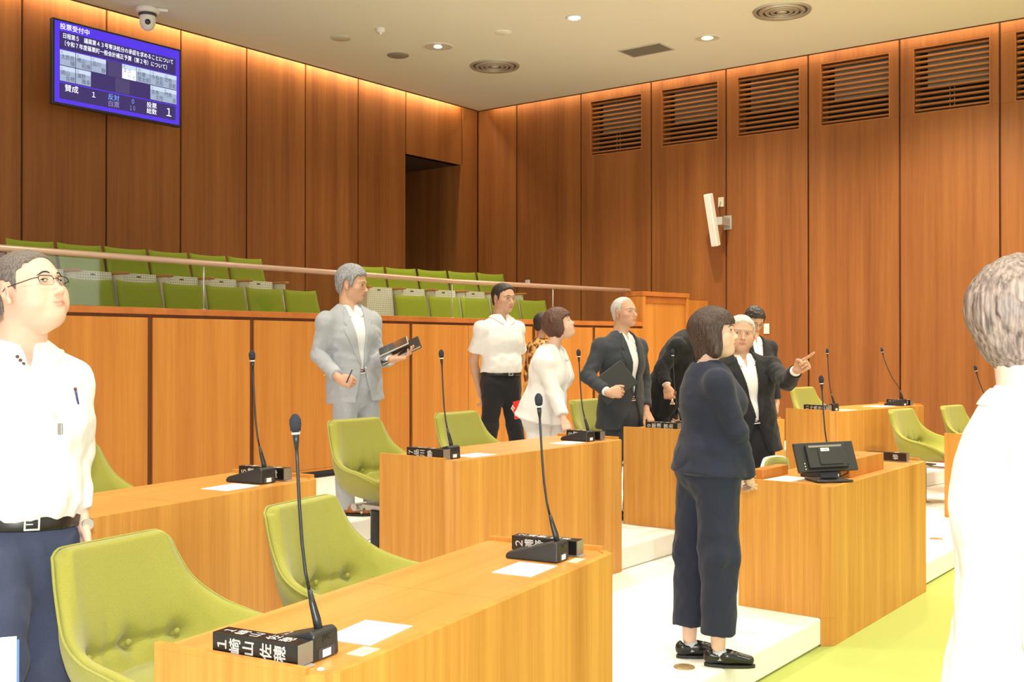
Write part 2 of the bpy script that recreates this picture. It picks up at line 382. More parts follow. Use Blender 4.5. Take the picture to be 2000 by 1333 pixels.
# ceiling fixtures
M_PALE = mat('pale_cap', (0.60, 0.57, 0.50, 1), 0.6); M_GREYC = mix_mat('speaker_mesh', (0.22, 0.20, 0.17, 1), (0.34, 0.31, 0.27, 1), 400, rough=0.6)
M_LAMPW = emis('lamp_glow_white', (1, 0.97, 0.9, 1), 9.0); M_LAMPY = emis('lamp_glow_warm', (1, 0.82, 0.5, 1), 5.0)
M_REFL = mat('lamp_reflector', (0.72, 0.70, 0.60, 1), 0.35, metal=0.2)
def downlight(px, py, R, label, glow, lit=0.45, deep=0.10):
    c = ceil_at(px, py); r = empty('downlight', c, 0, label, 'ceiling light', 'ceiling downlights')
    bm = bmesh.new(); lathe(bm, [(R*1.14, -0.002), (R*1.12, -0.012), (R, -0.012), (R*0.98, 0.0)], 32); mobj('trim_ring', bm, M_WHITEP, r, True)
    bm = bmesh.new(); lathe(bm, [(R*0.99, -0.010), (R*0.9, -0.008), (R*0.6, -0.0045), (R*lit*0.9, -0.003)], 32); mobj('reflector', bm, M_REFL, r, True)
    bm = bmesh.new(); lathe(bm, [(R*lit, -0.004), (R*lit*0.8, -0.010), (0, -0.013)], 24); mobj('bulb', bm, glow, r, True)
downlight(855, 90, 0.165, 'wide open ceiling downlight with a silver reflector bowl', M_LAMPW, 0.28)
downlight(1122, 33, 0.082, 'small ceiling downlight with a solid white glow', M_LAMPW, 0.85)
downlight(1382, 73, 0.13, 'warm glowing ceiling downlight near the rectangular grille', M_LAMPY, 0.5)
def cap(px, py, R, name, label, catg, m):
    c = ceil_at(px, py); bm = bmesh.new(); lathe(bm, [(R, 0.0), (R, -0.006), (R*0.93, -0.012), (0, -0.013)], 32)
    o = mobj(name, bm, m, None, True, c); tag(o, label, catg)
cap(665, 73, 0.115, 'round_ceiling_plate', 'pale blank round cap on the ceiling left of the smoke detector', 'ceiling cap', M_PALE)
cap(982, 62, 0.095, 'round_ceiling_plate', 'pale round cap on the ceiling right of the open downlight', 'ceiling cap', M_CEIL)
cap(777, 107, 0.13, 'ceiling_speaker', 'round grey mesh speaker set in the ceiling', 'speaker', M_GREYC)
c = ceil_at(743, 55); r = empty('smoke_detector', c, 0, 'small white round smoke detector on the ceiling', 'smoke detector')
bm = bmesh.new(); lathe(bm, [(0.05, 0), (0.05, -0.03), (0.042, -0.045), (0, -0.046)], 24); mobj('housing', bm, M_WHITEP, r, True)
bm = bmesh.new(); lathe(bm, [(0.018, -0.046), (0.016, -0.062), (0, -0.066)], 16); mobj('sensor_tip', bm, M_WHITEP, r, True)
def diffuser(px, py, R, label):
    c = ceil_at(px, py); r = empty('air_diffuser', c, 0, label, 'air diffuser', 'round ceiling air diffusers')
    bm = bmesh.new(); lathe(bm, [(R*1.04, 0), (R, -0.02), (R*0.9, -0.012), (R*0.88, 0.0)], 40); mobj('outer_ring', bm, M_METAL, r, True)
    bm = bmesh.new(); lathe(bm, [(R*0.9, -0.003), (0.0, -0.003)], 40); mobj('back_plate', bm, M_DGREY, r)
    for q in (0.75, 0.55, 0.36):
        bm = bmesh.new(); lathe(bm, [(R*q+0.02, -0.006), (R*q+0.004, -0.024), (R*q-0.03, -0.022), (R*q-0.022, -0.008)], 40); mobj('cone_ring', bm, M_METAL, r, True)
    bm = bmesh.new(); lathe(bm, [(R*0.2, -0.006), (R*0.19, -0.02), (R*0.08, -0.03), (0, -0.032)], 24); mobj('centre_knob', bm, M_METAL, r, True)
diffuser(966, 128, 0.30, 'round metal ring diffuser above the room corner')
diffuser(1528, 20, 0.29, 'round metal ring diffuser near the top edge of the picture')
c = ceil_at(1262, 96); r = empty('ceiling_grille', c, RZB, 'rectangular grey slatted air grille in the ceiling', 'air grille')
bm = bmesh.new(); box(bm, -.27, .27, -.17, .17, -.004, -.0005); mobj('back_plate', bm, M_DGREY, r)
bm = bmesh.new()
for k in range(13): box(bm, -.25, .25, -.15+k*.025-.006, -.15+k*.025+.006, -.012, -.004)
mobj('slats', bm, M_GREYC, r)
bm = bmesh.new()
for a in ((-.28,.28,-.18,-.165),(-.28,.28,.165,.18),(-.28,-.265,-.165,.165),(.265,.28,-.165,.165)): box(bm, *a, -.014, -.0006)
mobj('frame', bm, M_PALE, r)
# dome camera by the screen
c = ceil_at(287, 14); r = empty('dome_camera', c, math.radians(200), 'white pan tilt camera hanging from the ceiling above the voting screen', 'security camera')
bm = bmesh.new(); lathe(bm, [(0.10, 0.0), (0.115, -0.01), (0.115, -0.05), (0.09, -0.062), (0, -0.063)], 28); mobj('ceiling_mount', bm, M_WHITEP, r, True)
bm = bmesh.new(); box(bm, -.2, -.08, -.045, .045, -.035, -.002); mobj('bracket', bm, M_WHITEP, r, bev=.006)
bm = bmesh.new(); lathe(bm, [(0.088, -0.062), (0.092, -0.075), (0.082, -0.09)], 28); mobj('collar', bm, M_DGREY, r, True)
bm = bmesh.new(); lathe(bm, [(0.078, -0.08), (0.082, -0.12), (0.078, -0.17), (0.06, -0.21), (0.03, -0.232), (0, -0.238)], 28); mobj('camera_head', bm, M_WHITEP, r, True)
bm = bmesh.new(); M = Matrix.Translation((-.0, .070, -.165)) @ Matrix.Rotation(-PI/2-.2, 4, 'X'); lathe(bm, [(.028, -.006), (.028, .012), (.02, .016), (0, .017)], 20, M); o = mobj('lens', bm, M_BLACK, r, True); 
# ------------------------------------------------------------------ voting screen
S0, S1, ZT, ZB = 5.60, 7.065, 4.655, 3.815
TW, TH = S1-S0, ZT-ZB
r = empty('voting_screen', SPV((S0+S1)/2, 9.90, ZB), RZA, 'large wall screen showing white Japanese vote results on purple', 'screen')
r.rotation_euler = (0, 0, RZA)
bm = bmesh.new()
box(bm, -TW/2, TW/2, 0.0, 0.055, 0, TH)
box(bm, -.10, .10, 0.055, 0.41, TH*.35, TH*.6)
mobj('casing', bm, M_BLACK, r, bev=.006)
E_PUR = emis('screen_purple', srgb(72, 38, 214), 1.0); E_DK = emis('screen_dark_panel', srgb(42, 26, 96), 1.0); E_BAR = emis('screen_cell_grey', srgb(150, 165, 190), 1.0)
E_BARL = emis('screen_cell_band', srgb(190, 205, 225), 1.0); E_WH = emis('screen_white', srgb(245, 248, 255), 1.3); E_TX = emis('screen_grey_text', srgb(62, 62, 82), 1.0)
E_BL = emis('screen_blue_text', srgb(120, 170, 255), 1.1); E_GR = emis('screen_dim_text', srgb(150, 145, 190), 1.0); E_ABS = emis('screen_absent_cell', srgb(62, 52, 104), 1.0)
bw = 0.022
bm = bmesh.new(); box(bm, -TW/2+bw, TW/2-bw, -0.003, 0.001, bw, TH-bw); mobj('display', bm, E_PUR, r)
SW, SH = TW-2*bw, TH-2*bw
def sx(f): return -TW/2+bw+SW*f
def sz(f): return TH-bw-SH*f
def spanel(bmx, x0, x1, y0, y1, d): box(bmx, sx(x0), sx(x1), -d, -d+0.0012, sz(y1), sz(y0))
bm = bmesh.new()
spanel(bm, .035, .965, .120, .335, .0045); spanel(bm, .035, .965, .345, .74, .0045); spanel(bm, .035, .965, .755, .95, .0045)
mobj('dark_area', bm, E_DK, r)
cells = [(0, 0, '5', '太郎良', '瞳'), (1, 0, '6', '横山', '和輝'), (2, 0, '7', '品川', '静'), (4, 0, '9', '栗須', '信治'), (5, 0, '10', '村瀬', '敬太郎'), (6, 0, '11', '今長谷', '武和'), (7, 0, '12', '荒牧', '泰範'),
         (0, 1, '1', '崎山', '佐穂'), (1, 1, '2', '浦野', '雅幸'), (6, 1, '3', '吉本', '文枝'), (7, 1, '4', '門馬', '良')]
cx = [.037, .155, .272, .39, .515, .632, .748, .860]; cw = .113
TM = lambda fx, fy, d=.0075: Matrix.Translation((sx(fx), -d, sz(fy))) @ Matrix.Rotation(PI/2, 4, 'X')
for i, j, n_, a_, b_ in cells:
    x0 = cx[i]; y0 = .35+j*.195; y1 = y0+.185
    bm = bmesh.new(); spanel(bm, x0, x0+cw, y0, y1, .0056); cell = mobj('name_cell', bm, E_WH if n_ == '9' else E_BAR, r)
    bm = bmesh.new(); spanel(bm, x0, x0+cw, y0, y0+.055, .0062); mobj('cell_band', bm, E_BARL, cell)
    bm = bmesh.new(); add_text(bm, n_, .036, TM(x0+.008, y0+.03)); add_text(bm, a_, .054, TM(x0+.006, y0+.085), sx=.88); add_text(bm, b_, .054, TM(x0+cw-.004, y0+.15), 'RIGHT', sx=.88)
    mobj('cell_lettering', bm, E_TX, cell)
for q in ((.46, .575, .55, .73), (.40, .51, .352, .54)):
    bm = bmesh.new(); spanel(bm, *q, .0056); mobj('absent_cell', bm, E_ABS, r)
for tx, sz_t, fx, fy, sq in (('投票受付中', .064, .035, .065, 1), ('日程第５　議案第４３号専決処分の承認を求めることについて', .0565, .055, .175, .80), ('〔令和７年度篠栗町一般会計補正予算（第２号）について〕', .0565, .050, .265, .80),
        ('賛成', .075, .07, .815, 1), ('１', .07, .265, .83, 1), ('投票', .062, .715, .815, 1), ('総数', .062, .715, .895, 1), ('１', .115, .865, .865, 1)):
    bm = bmesh.new(); add_text(bm, tx, sz_t, TM(fx, fy), sx=sq); mobj('white_lettering', bm, E_WH, r)
bm = bmesh.new(); add_text(bm, '反対', .066, TM(.40, .815)); add_text(bm, '０', .065, TM(.585, .815), sx=.75); mobj('blue_lettering', bm, E_BL, r)
bm = bmesh.new(); add_text(bm, '白票', .066, TM(.40, .90)); add_text(bm, '１０', .065, TM(.570, .90), sx=.62); mobj('grey_lettering', bm, E_GR, r)
# ------------------------------------------------------------------ right wall fittings
def on_wall_r(px, py, gap=0.0):
    u = (px-1000)/F_PX; q = Q_WALL-gap; D = q/(0.6078*u+0.7941); return Vector((u*D, D, CAM_Z+(HOR-py)/F_PX*D))
c = on_wall_r(1391, 430, 0.30)
r = empty('column_speaker', c, RZB, 'slim white column speaker tilted down on the right wall', 'speaker')
bm = bmesh.new(); R_ = Matrix.Rotation(math.radians(13), 4, 'X') @ Matrix.Rotation(math.radians(-3), 4, 'Y')
box(bm, -.045, .045, -.05, .05, -.33, .33, R_); mobj('cabinet', bm, M_WHITEP, r, bev=.012)
bm = bmesh.new(); box(bm, -.033, .033, -.056, -.051, -.31, .31, R_); mobj('front_grille', bm, mat('speaker_white_mesh', (.74,.73,.72,1), .6, bump=(600,.5)), r)
bm = bmesh.new(); box(bm, .03, .11, .05, .29, -.06, .04); box(bm, .015, .125, .285, .2985, -.10, .08); mobj('wall_bracket', bm, M_METAL, r, bev=.006)
c2 = on_wall_r(1409, 395, 0.0)
r2 = empty('cable_box', c2, RZB, 'small cream cable plate on the wall beside the column speaker', 'wall plate')
bm = bmesh.new(); box(bm, -.038, .038, -.014, -.0005, -.062, .062); mobj('plate', bm, M_CREAM, r2, bev=.004)
bm = bmesh.new(); tube(bm, [(0, -.016, 0), (-.01, -.03, -.06), (-.005, -.03, -.14), (.0, -.02, -.20)], .004, 6); mobj('cable', bm, M_BLACK, r2, True)
for px, py, w, h, lb in ((1497.5, 642.5, .036, .063, 'white wall plate on the right wall beside the bowed dark haired man'), (1031, 551, .04, .03, 'small white switch plate high on the wall above the gallery handrail')):
    c = on_wall_r(px, py); r = empty('wall_plate', c, RZB, lb, 'wall plate')
    bm = bmesh.new(); box(bm, -w, w, -.012, -.0005, -h, h); mobj('plate', bm, M_WHITEP, r, bev=.003)
    bm = bmesh.new(); box(bm, -w*.4, w*.4, -.016, -.0125, -h*.35, h*.35); mobj('switch_rocker', bm, M_CREAM, r, bev=.002)
# ------------------------------------------------------------------ gallery
PB = 7.0892                                   # balcony front on the 52.6 degree side
BEND = Vector((-0.447, 11.08, 0)); DB = Vector((math.cos(A42), math.sin(A42), 0)); NB = Vector((-math.sin(A42), math.cos(A42), 0))
S_BEND = BEND.x*DA.x+BEND.y*DA.y
def QB(t, k, z=0): v = BEND + DB*t + NB*k; return Vector((v.x, v.y, z))      # along the right-hand side, k behind its front
def QA(s, k, z=0): return SPV(s, PB+k, z)
Z_LEDGE = 1.745
T_BOX0, T_BOX1 = 2.706, 3.575
def strip(bm, k0, k1, z0, z1, s0=-7.0, tb=T_BOX0):
    half = math.tan((A52-A42)/2)
    def pt(k): return BEND + NA*k + DA*(k*math.tan((RZA-A42)/2))
    pts = [QA(s0, k0), pt(k0), QB(tb, k0), QB(tb, k1), pt(k1), QA(s0, k1)]
    prism(bm, [tuple(p.xy) for p in pts], z0, z1)
bm = bmesh.new(); strip(bm, 0.02, 0.22, 0.36, Z_LEDGE-0.05); tag(mobj('wall_gallery', bm, M_WALLG), kind='structure')
bm = bmesh.new(); strip(bm, 0.0, 0.245, Z_LEDGE-0.05, Z_LEDGE); tag(mobj('trim_gallery_cap', bm, M_CAPW, bev=.004), kind='structure')
bm = bmesh.new(); strip(bm, 0.06, 0.22, 0.30, 0.36); tag(mobj('baseboard_gallery', bm, M_DGREY), kind='structure')
bm = bmesh.new(); strip(bm, -0.001, 0.0195, 0.365, 0.385); tag(mobj('trim_gallery_foot', bm, M_BALC), kind='structure')
# veneer panels of the balcony front
gj = 0.045
sj = [4.794+0.957*k for k in range(-9, 5)]
sj = [a for a in sj if a < S_BEND-.3]
pl_ = []
for a, b in zip(sj, sj[1:]): pl_.append((QA, a, b, RZA))
pl_.append((QA, sj[-1], S_BEND+0.02, RZA))
tj = [-.02, 0.92, 1.86, T_BOX0+.02]
bm = bmesh.new()
for fn, a, b, rz in pl_:
    M = Matrix.Translation(QA(0, 0)) @ Matrix.Rotation(RZA, 4, 'Z'); box(bm, a+gj/2, b-gj/2, 0.0, 0.0195, 0.386, Z_LEDGE-0.075, M)
for a, b in zip(tj, tj[1:]):
    M = Matrix.Translation(QB(0, 0)) @ Matrix.Rotation(A42, 4, 'Z'); box(bm, a+gj/2, b-gj/2, 0.0, 0.0195, 0.386, Z_LEDGE-0.075, M)
tag(mobj('wall_gallery_panels', bm, M_BALC, bev=.003), kind='structure')
# wood clad box at the right end of the gallery
M = Matrix.Translation(QB(0, 0)) @ Matrix.Rotation(A42, 4, 'Z')
bm = bmesh.new(); box(bm, T_BOX0, T_BOX1, 0.03, 0.28, 0.30, 2.06, M); box(bm, T_BOX0, T_BOX0+.05, 0, .03, .30, 2.06, M); box(bm, T_BOX1-.05, T_BOX1, 0, .03, .30, 2.06, M); box(bm, T_BOX0+.05, T_BOX1-.05, 0.0, 0.03, 0.30, 0.40, M)
tag(mobj('wall_gallery_end', bm, M_BALC, bev=.003), kind='structure')
bm = bmesh.new(); box(bm, T_BOX0-.005, T_BOX1+.005, -0.006, 0.285, 2.0605, 2.115, M); box(bm, T_BOX0+.052, T_BOX1-.052, 0.018, .0295, 1.98, 2.058, M); tag(mobj('trim_gallery_end', bm, M_CAPW, bev=.003), kind='structure')
bm = bmesh.new(); box(bm, T_BOX1+.001, 4.4, 0.10, 0.28, 0.30, 2.04, M); tag(mobj('wall_gallery_side', bm, M_BALC), kind='structure')
# gallery tiers
bm = bmesh.new(); strip(bm, 0.23, 1.95, 1.0, 1.20, tb=4.2); tag(mobj('floor_gallery', bm, M_CREAM), kind='structure')
bm = bmesh.new(); strip(bm, 1.96, 4.2, 1.0, 1.58, tb=5.5); tag(mobj('floor_gallery_upper', bm, M_CREAM), kind='structure')
# handrail with posts and glass
r = empty('gallery_handrail', QA(S_BEND-2, 0.23, Z_LEDGE), 0, 'long brown handrail on thin posts and glass above the gallery ledge', 'handrail')
org = QA(S_BEND-2, 0.23, Z_LEDGE)
def rp(s=None, t=None, z=0, k=0.20):
    p = (QA(s, k) if s is not None else QB(t, k)); return Vector((p.x, p.y, Z_LEDGE+z))-org
ZR = 2.13-Z_LEDGE
pk = BEND + NA*0.2 + DA*(0.2*math.tan((RZA-A42)/2)); pk = Vector((pk.x, pk.y, 2.13))-org
bm = bmesh.new(); tube(bm, [rp(s=-6, z=ZR), rp(s=S_BEND-.3, z=ZR), pk, rp(t=.3, z=ZR), rp(t=T_BOX0-.02, z=ZR)], .024, 14); mobj('rail', bm, M_RAIL, r, True)
for s_ in (2.18, 3.80, 5.42, 7.04, 8.50):
    bm = bmesh.new(); p = rp(s=s_); tube(bm, [p+Vector((0,0,.001)), p+Vector((0,0,ZR))], .007, 8); tube(bm, [p+Vector((0,0,.001)), p+Vector((0,0,.012))], .02, 10); mobj('post', bm, M_METAL, r, True)
for t_ in (1.40,):
    bm = bmesh.new(); p = rp(t=t_); tube(bm, [p+Vector((0,0,.001)), p+Vector((0,0,ZR))], .007, 8); tube(bm, [p+Vector((0,0,.001)), p+Vector((0,0,.012))], .02, 10); mobj('post', bm, M_METAL, r, True)
def gpanel(a, b):
    bm = bmesh.new(); d = (b-a).normalized(); n_ = Vector((-d.y, d.x, 0))*.003
    a, b = a+d*.02, b-d*.02
    vs = [bm.verts.new(q) for q in (a-n_, b-n_, b+n_, a+n_)]; vt = [bm.verts.new(v.co+Vector((0,0,ZR-.04))) for v in vs]
    bm.faces.new(vs[::-1]); bm.faces.new(vt)
    for i in range(4): bm.faces.new((vs[i], vs[(i+1)%4], vt[(i+1)%4], vt[i]))
    mobj('glass_pane', bm, M_GLASS, r)
sp = [2.18, 3.80, 5.42, 7.04, 8.50]
for a, b in zip(sp, sp[1:]): gpanel(rp(s=a, z=.01), rp(s=b, z=.01))
pk0 = Vector((pk.x, pk.y, .01)); gpanel(rp(t=.1, z=.01), rp(t=1.40, z=.01)); gpanel(rp(t=1.40, z=.01), rp(t=T_BOX0-.02, z=.01))
# gallery seats: local x along the row, y away from the chamber
M_PERF = bpy.data.materials.new('perforated_steel'); M_PERF.use_nodes = True
_nt = M_PERF.node_tree; _b = _nt.nodes['Principled BSDF']; _tc = _nt.nodes.new('ShaderNodeTexCoord')
_sep = _nt.nodes.new('ShaderNodeSeparateXYZ'); _nt.links.new(_tc.outputs['Object'], _sep.inputs[0])
def _mth(op, a, b=None, c=None):
    n_ = _nt.nodes.new('ShaderNodeMath'); n_.operation = op
    for i, q in enumerate((a, b, c)):
        if q is None: continue
        if isinstance(q, (int, float)): n_.inputs[i].default_value = q
        else: _nt.links.new(q, n_.inputs[i])
    return n_.outputs[0]
_pt = 0.026
_fx = _mth('SUBTRACT', _mth('FRACT', _mth('MULTIPLY', _mth('ADD', _sep.outputs[0], 1.0), 1/_pt)), .5); _fz = _mth('SUBTRACT', _mth('FRACT', _mth('MULTIPLY', _sep.outputs[2], 1/_pt)), .5)
_dd = _mth('SQRT', _mth('ADD', _mth('MULTIPLY', _fx, _fx), _mth('MULTIPLY', _fz, _fz)))
_hole = _mth('LESS_THAN', _dd, 0.2)
_mx = _nt.nodes.new('ShaderNodeMix'); _mx.data_type = 'RGBA'; _mx.inputs['A'].default_value = (0.74, 0.76, 0.64, 1); _mx.inputs['B'].default_value = (0.12, 0.12, 0.09, 1)
_nt.links.new(_hole, _mx.inputs['Factor']); _nt.links.new(_mx.outputs['Result'], _b.inputs['Base Color']); _b.inputs['Roughness'].default_value = .5
M_ARMW = wood('armrest_wood', (0.42, 0.18, 0.05, 1), (0.58, 0.28, 0.08, 1), 'Y')
def make_seat(W=0.5):
    r = empty('gallery_chair')
    bm = bmesh.new()                       # backrest pad, gently dished, leaning back
    nx, nz = 10, 10
    hw = W/2-.012
    grid = []
    for side in (0, 1):
        g = []
        for j in range(nz+1):
            row = []
            for i in range(nx+1):
                u = i/nx*2-1; v = j/nz
                x = u*(hw-.012*v) ; z = .36+v*.50 + .012*abs(u)**3*(1 if v > .5 else 0)
                y = .10+v*.12 - .018*(abs(u)**4) + (.0 if side == 0 else .055)
                e = max(abs(u), abs(v*2-1))
                if e > .95: y += (.016 if side == 0 else -.016)
                y += -.014*math.exp(-((v-.35)/.25)**2)*(1 if side == 0 else 0)
                row.append(bm.verts.new((x, y, z)))
            g.append(row)
        grid.append(g)
    for side, g in enumerate(grid):
        for j in range(nz):
            for i in range(nx):
                q = [g[j][i], g[j][i+1], g[j+1][i+1], g[j+1][i]]
                bm.faces.new(q if side == 0 else q[::-1])
    a, b = grid
    for j in range(nz):
        bm.faces.new((a[j][0], a[j+1][0], b[j+1][0], b[j][0])); bm.faces.new((a[j][nx], b[j][nx], b[j+1][nx], a[j+1][nx]))
    for i in range(nx):
        bm.faces.new((a[0][i], b[0][i], b[0][i+1], a[0][i+1])); bm.faces.new((a[nz][i], a[nz][i+1], b[nz][i+1], b[nz][i]))
    mobj('backrest', bm, M_GREEN2, r, True)
    bm = bmesh.new()                       # tipped-up seat: perforated white underside faces the chamber
    Mx = Matrix.Translation((0, -.045, .16)) @ Matrix.Rotation(math.radians(-8), 4, 'X')
    box(bm, -hw+.035, hw-.035, -.022, 0, 0, .44, Mx); o = mobj('seat_shell', bm, M_PERF, r, bev=.008)
    bm = bmesh.new(); box(bm, -hw+.04, hw-.04, .001, .07, .02, .42, Mx); mobj('seat_pad', bm, M_GREEN2, r, bev=.02)
    bm = bmesh.new(); box(bm, -.022, .022, -.026, -.0225, .40, .415, Mx); mobj('pull_slot', bm, M_DGREY, r)
    return r
def make_arm():
    r = empty('armrest')
    bm = bmesh.new(); box(bm, -.030, .030, -.20, .10, .575, .60); mobj('arm_top', bm, M_ARMW, r, bev=.01)
    bm = bmesh.new(); box(bm, -.018, .018, -.15, .08, 0.0, .574); mobj('support', bm, M_CREAM, r, bev=.004)
    return r
seat0, arm0 = make_seat(), make_arm()
first = [True, True]
def place_row(pts, rz, z, row_name, arms=True):
    n_ = len(pts)
    for i, p in enumerate(pts):
        o = seat0 if first[0] else copy_tree(seat0); first[0] = False
        o.location = (p.x, p.y, z); o.rotation_euler = (0, 0, rz)
        for c in [c for c in o.children if c.name.startswith('armrest')]:
            for d in list(c.children): bpy.data.objects.remove(d)
            bpy.data.objects.remove(c)
        tag(o, row_name(i, n_), 'seat', 'green tip-up seats in the gallery')
        for sx_ in ([-.25, .25] if i == n_-1 else [-.25]):
            a = arm0 if first[1] else copy_tree(arm0); first[1] = False
            a.parent = o; a.location = (sx_, 0, 0)
ordn = ['first', 'second', 'third', 'fourth', 'fifth', 'sixth', 'seventh']
def rown(desc):
    def f(i, n_): return 'green tip-up gallery seat, %s from the left in the %s' % (ordn[i], desc)
    f.desc = desc; return f
sA2 = 0.5242*9.6+.25; sA1 = 9.6*0
u0 = (147-1000)/F_PX; s10 = 8.8*(.7941+.6078*u0)/(.6078-.7941*u0)
place_row([SPV(s10+.25+.5*k, 8.80-.03) for k in range(6)], RZA, 1.20, rown('front row left of the aisle'))
place_row([SPV(sA2+.5*k, 9.60-.10) for k in range(6)], RZA, 1.58, rown('back row left of the aisle'))
def tB(px, k):
    u = (px-1000)/F_PX; p = BEND.x*NB.x+BEND.y*NB.y+k
    D = p/(NB.y+NB.x*u); P = Vector((u*D, D, 0)); return (P-BEND).dot(DB)
t1 = tB(788, 1.68); t2 = tB(700, 2.42)
place_row([QB(t1+.25+.5*k, 1.66) for k in range(5)], A42, 1.20, rown('front row right of the aisle'))
place_row([QB(t2+.25+.5*k, 2.36) for k in range(5)], A42, 1.58, rown('back row right of the aisle'))
# ------------------------------------------------------------------ desks
DL, DW, DH, CH = 1.73, 0.53, 0.70, 0.055
def make_desk():
    r = empty('council_desk')
    T = 0.028
    # front with chamfered corners, ends; open towards the seats
    outer = [(CH, 0), (DL-CH, 0), (DL, CH), (DL, DW)]; 
    bm = bmesh.new(); prism(bm, [(CH, 0), (DL-CH, 0), (DL-CH-T*.4, T), (CH+T*.4, T)], -0.149, DH); mobj('front_panel', bm, M_DESK, r)
    for s in (0, 1):
        pts = [(0, CH), (CH, 0), (CH+T*.4, T), (T, CH+T*.4), (T, DW), (0, DW)]
        if s: pts = [(DL-x, y) for x, y in pts][::-1]
        bm = bmesh.new()
        prism(bm, pts, 0.001, DH)
        c_ = [(0, CH), (CH, 0), (CH+T*.4, T), (T, CH+T*.4)]
        if s: c_ = [(DL-x, y) for x, y in c_][::-1]
        prism(bm, c_, -0.149, 0.0005)
        lip = [(0, CH), (T*.7, CH+.004), (T*.7, DW), (0, DW)]
        if s: lip = [(DL-x, y) for x, y in lip][::-1]
        prism(bm, lip, DH+.0002, DH+.014)
        mobj('end_panel', bm, M_DESK, r)
    for s in (0, 1):
        a, b = (T+.001, DL/2-.0015) if s == 0 else (DL/2+.0015, DL-T-.001)
        bm = bmesh.new()
        poly = [(a, T+.002 if s else CH+T*.5), (b, T+.002)] if False else None
        if s == 0: poly = [(CH+T*.5, T+.001), (b, T+.001), (b, DW), (a, DW), (a, CH+T*.5)]
        else: poly = [(a, T+.001), (DL-CH-T*.5, T+.001), (b, CH+T*.5), (b, DW), (a, DW)]
        prism(bm, poly, DH-.03, DH-.0015); mobj('tabletop', bm, M_DTOP, r)
    bm = bmesh.new(); box(bm, T+.001, DL-T-.001, .20, .22, DH-.16, DH-.031); mobj('inner_shelf', bm, M_DTOP, r)
    return r
desk0 = make_desk(); dfirst = [True]
def put_desk(fl, ang, z, label, group=True):
    o = desk0 if dfirst[0] else copy_tree(desk0); dfirst[0] = False
    o.location = (fl[0], fl[1], z); o.rotation_euler = (0, 0, ang)
    tag(o, label, 'desk', 'wooden council desks')
    return Matrix.Translation((fl[0], fl[1], z)) @ Matrix.Rotation(ang, 4, 'Z')
def back_from(right, ang): return (right[0]-math.cos(ang)*DL, right[1]-math.sin(ang)*DL)
DESK = {}
DESK['12'] = put_desk(back_from((0.39, 3.97), A62), A62, 0.0, 'nearest wooden council desk at the bottom centre, carrying two microphones')
DESK['56'] = put_desk(back_from((-0.86, 4.94), A62), A62, 0.15, 'wooden council desk at left behind the near green chairs')
DESK['78'] = put_desk((-0.31, 5.64), A52, 0.15, 'wooden council desk in the middle in front of the woman in white')
DESK['910'] = put_desk((1.24, 7.62), A52, 0.15, 'wooden council desk mostly hidden behind the woman in navy')
DESK['1112'] = put_desk((2.97, 9.93), A42, 0.15, 'far wooden council desk below the wall at right, holding two microphones')
DESK['c'] = put_desk((1.69, 5.74), A52, 0.0, 'wooden desk by the green carpet carrying the black monitor')
DESK['34'] = put_desk((4.04, 8.82), A42, 0.0, 'wooden council desk cut off by the man in white at right')
# ------------------------------------------------------------------ council chairs
def lerp_rows(rows, t):
    n = len(rows)-1; x = t*n; i = min(int(x), n-1); f = x-i
    def cr(a, b, c, d, f): return .5*((2*b)+(-a+c)*f+(2*a-5*b+4*c-d)*f*f+(-a+3*b-3*c+d)*f**3)
    r = []
    for k in range(3):
        p0 = rows[max(i-1, 0)][k]; p1 = rows[i][k]; p2 = rows[i+1][k]; p3 = rows[min(i+2, n)][k]
        r.append(cr(p0, p1, p2, p3, f))
    return r
C_MID = [(0, .055, .86), (0, .03, .74), (0, .0, .62), (0, -.02, .52), (0, -.07, .445), (0, -.22, .42), (0, -.36, .43), (0, -.47, .45)]
C_RIM = [(.205, .030, .865), (.222, .000, .785), (.245, -.045, .705), (.285, -.12, .640), (.315, -.22, .605), (.325, -.34, .585), (.300, -.44, .545), (.245, -.50, .49)]
def shell_pt(a, b, off=0.0):
    m = lerp_rows(C_MID, b); r = lerp_rows(C_RIM, b)
    aa = abs(a); w = aa**2.6*(1-.25*b*(1-b)*4*0)  # yz blend: flat centre, rising sides
    xx = math.copysign(r[0]*(1-(1-aa)**1.25), a)
    y = m[1]+(r[1]-m[1])*w; z = m[2]+(r[2]-m[2])*w
    return Vector((xx, y, z))
def chair_normal(a, b):
    e = .01
    da = shell_pt(min(a+e, 1), b)-shell_pt(max(a-e, -1), b); db = shell_pt(a, min(b+e, 1))-shell_pt(a, max(b-e, 0))
    n = da.cross(db)
    return n.normalized() if n.length > 1e-9 else Vector((0, 0, 1))
BUT = [(-.54, .43), (.54, .43), (0, .385), (-.42, .66), (.42, .66), (0, .66)]
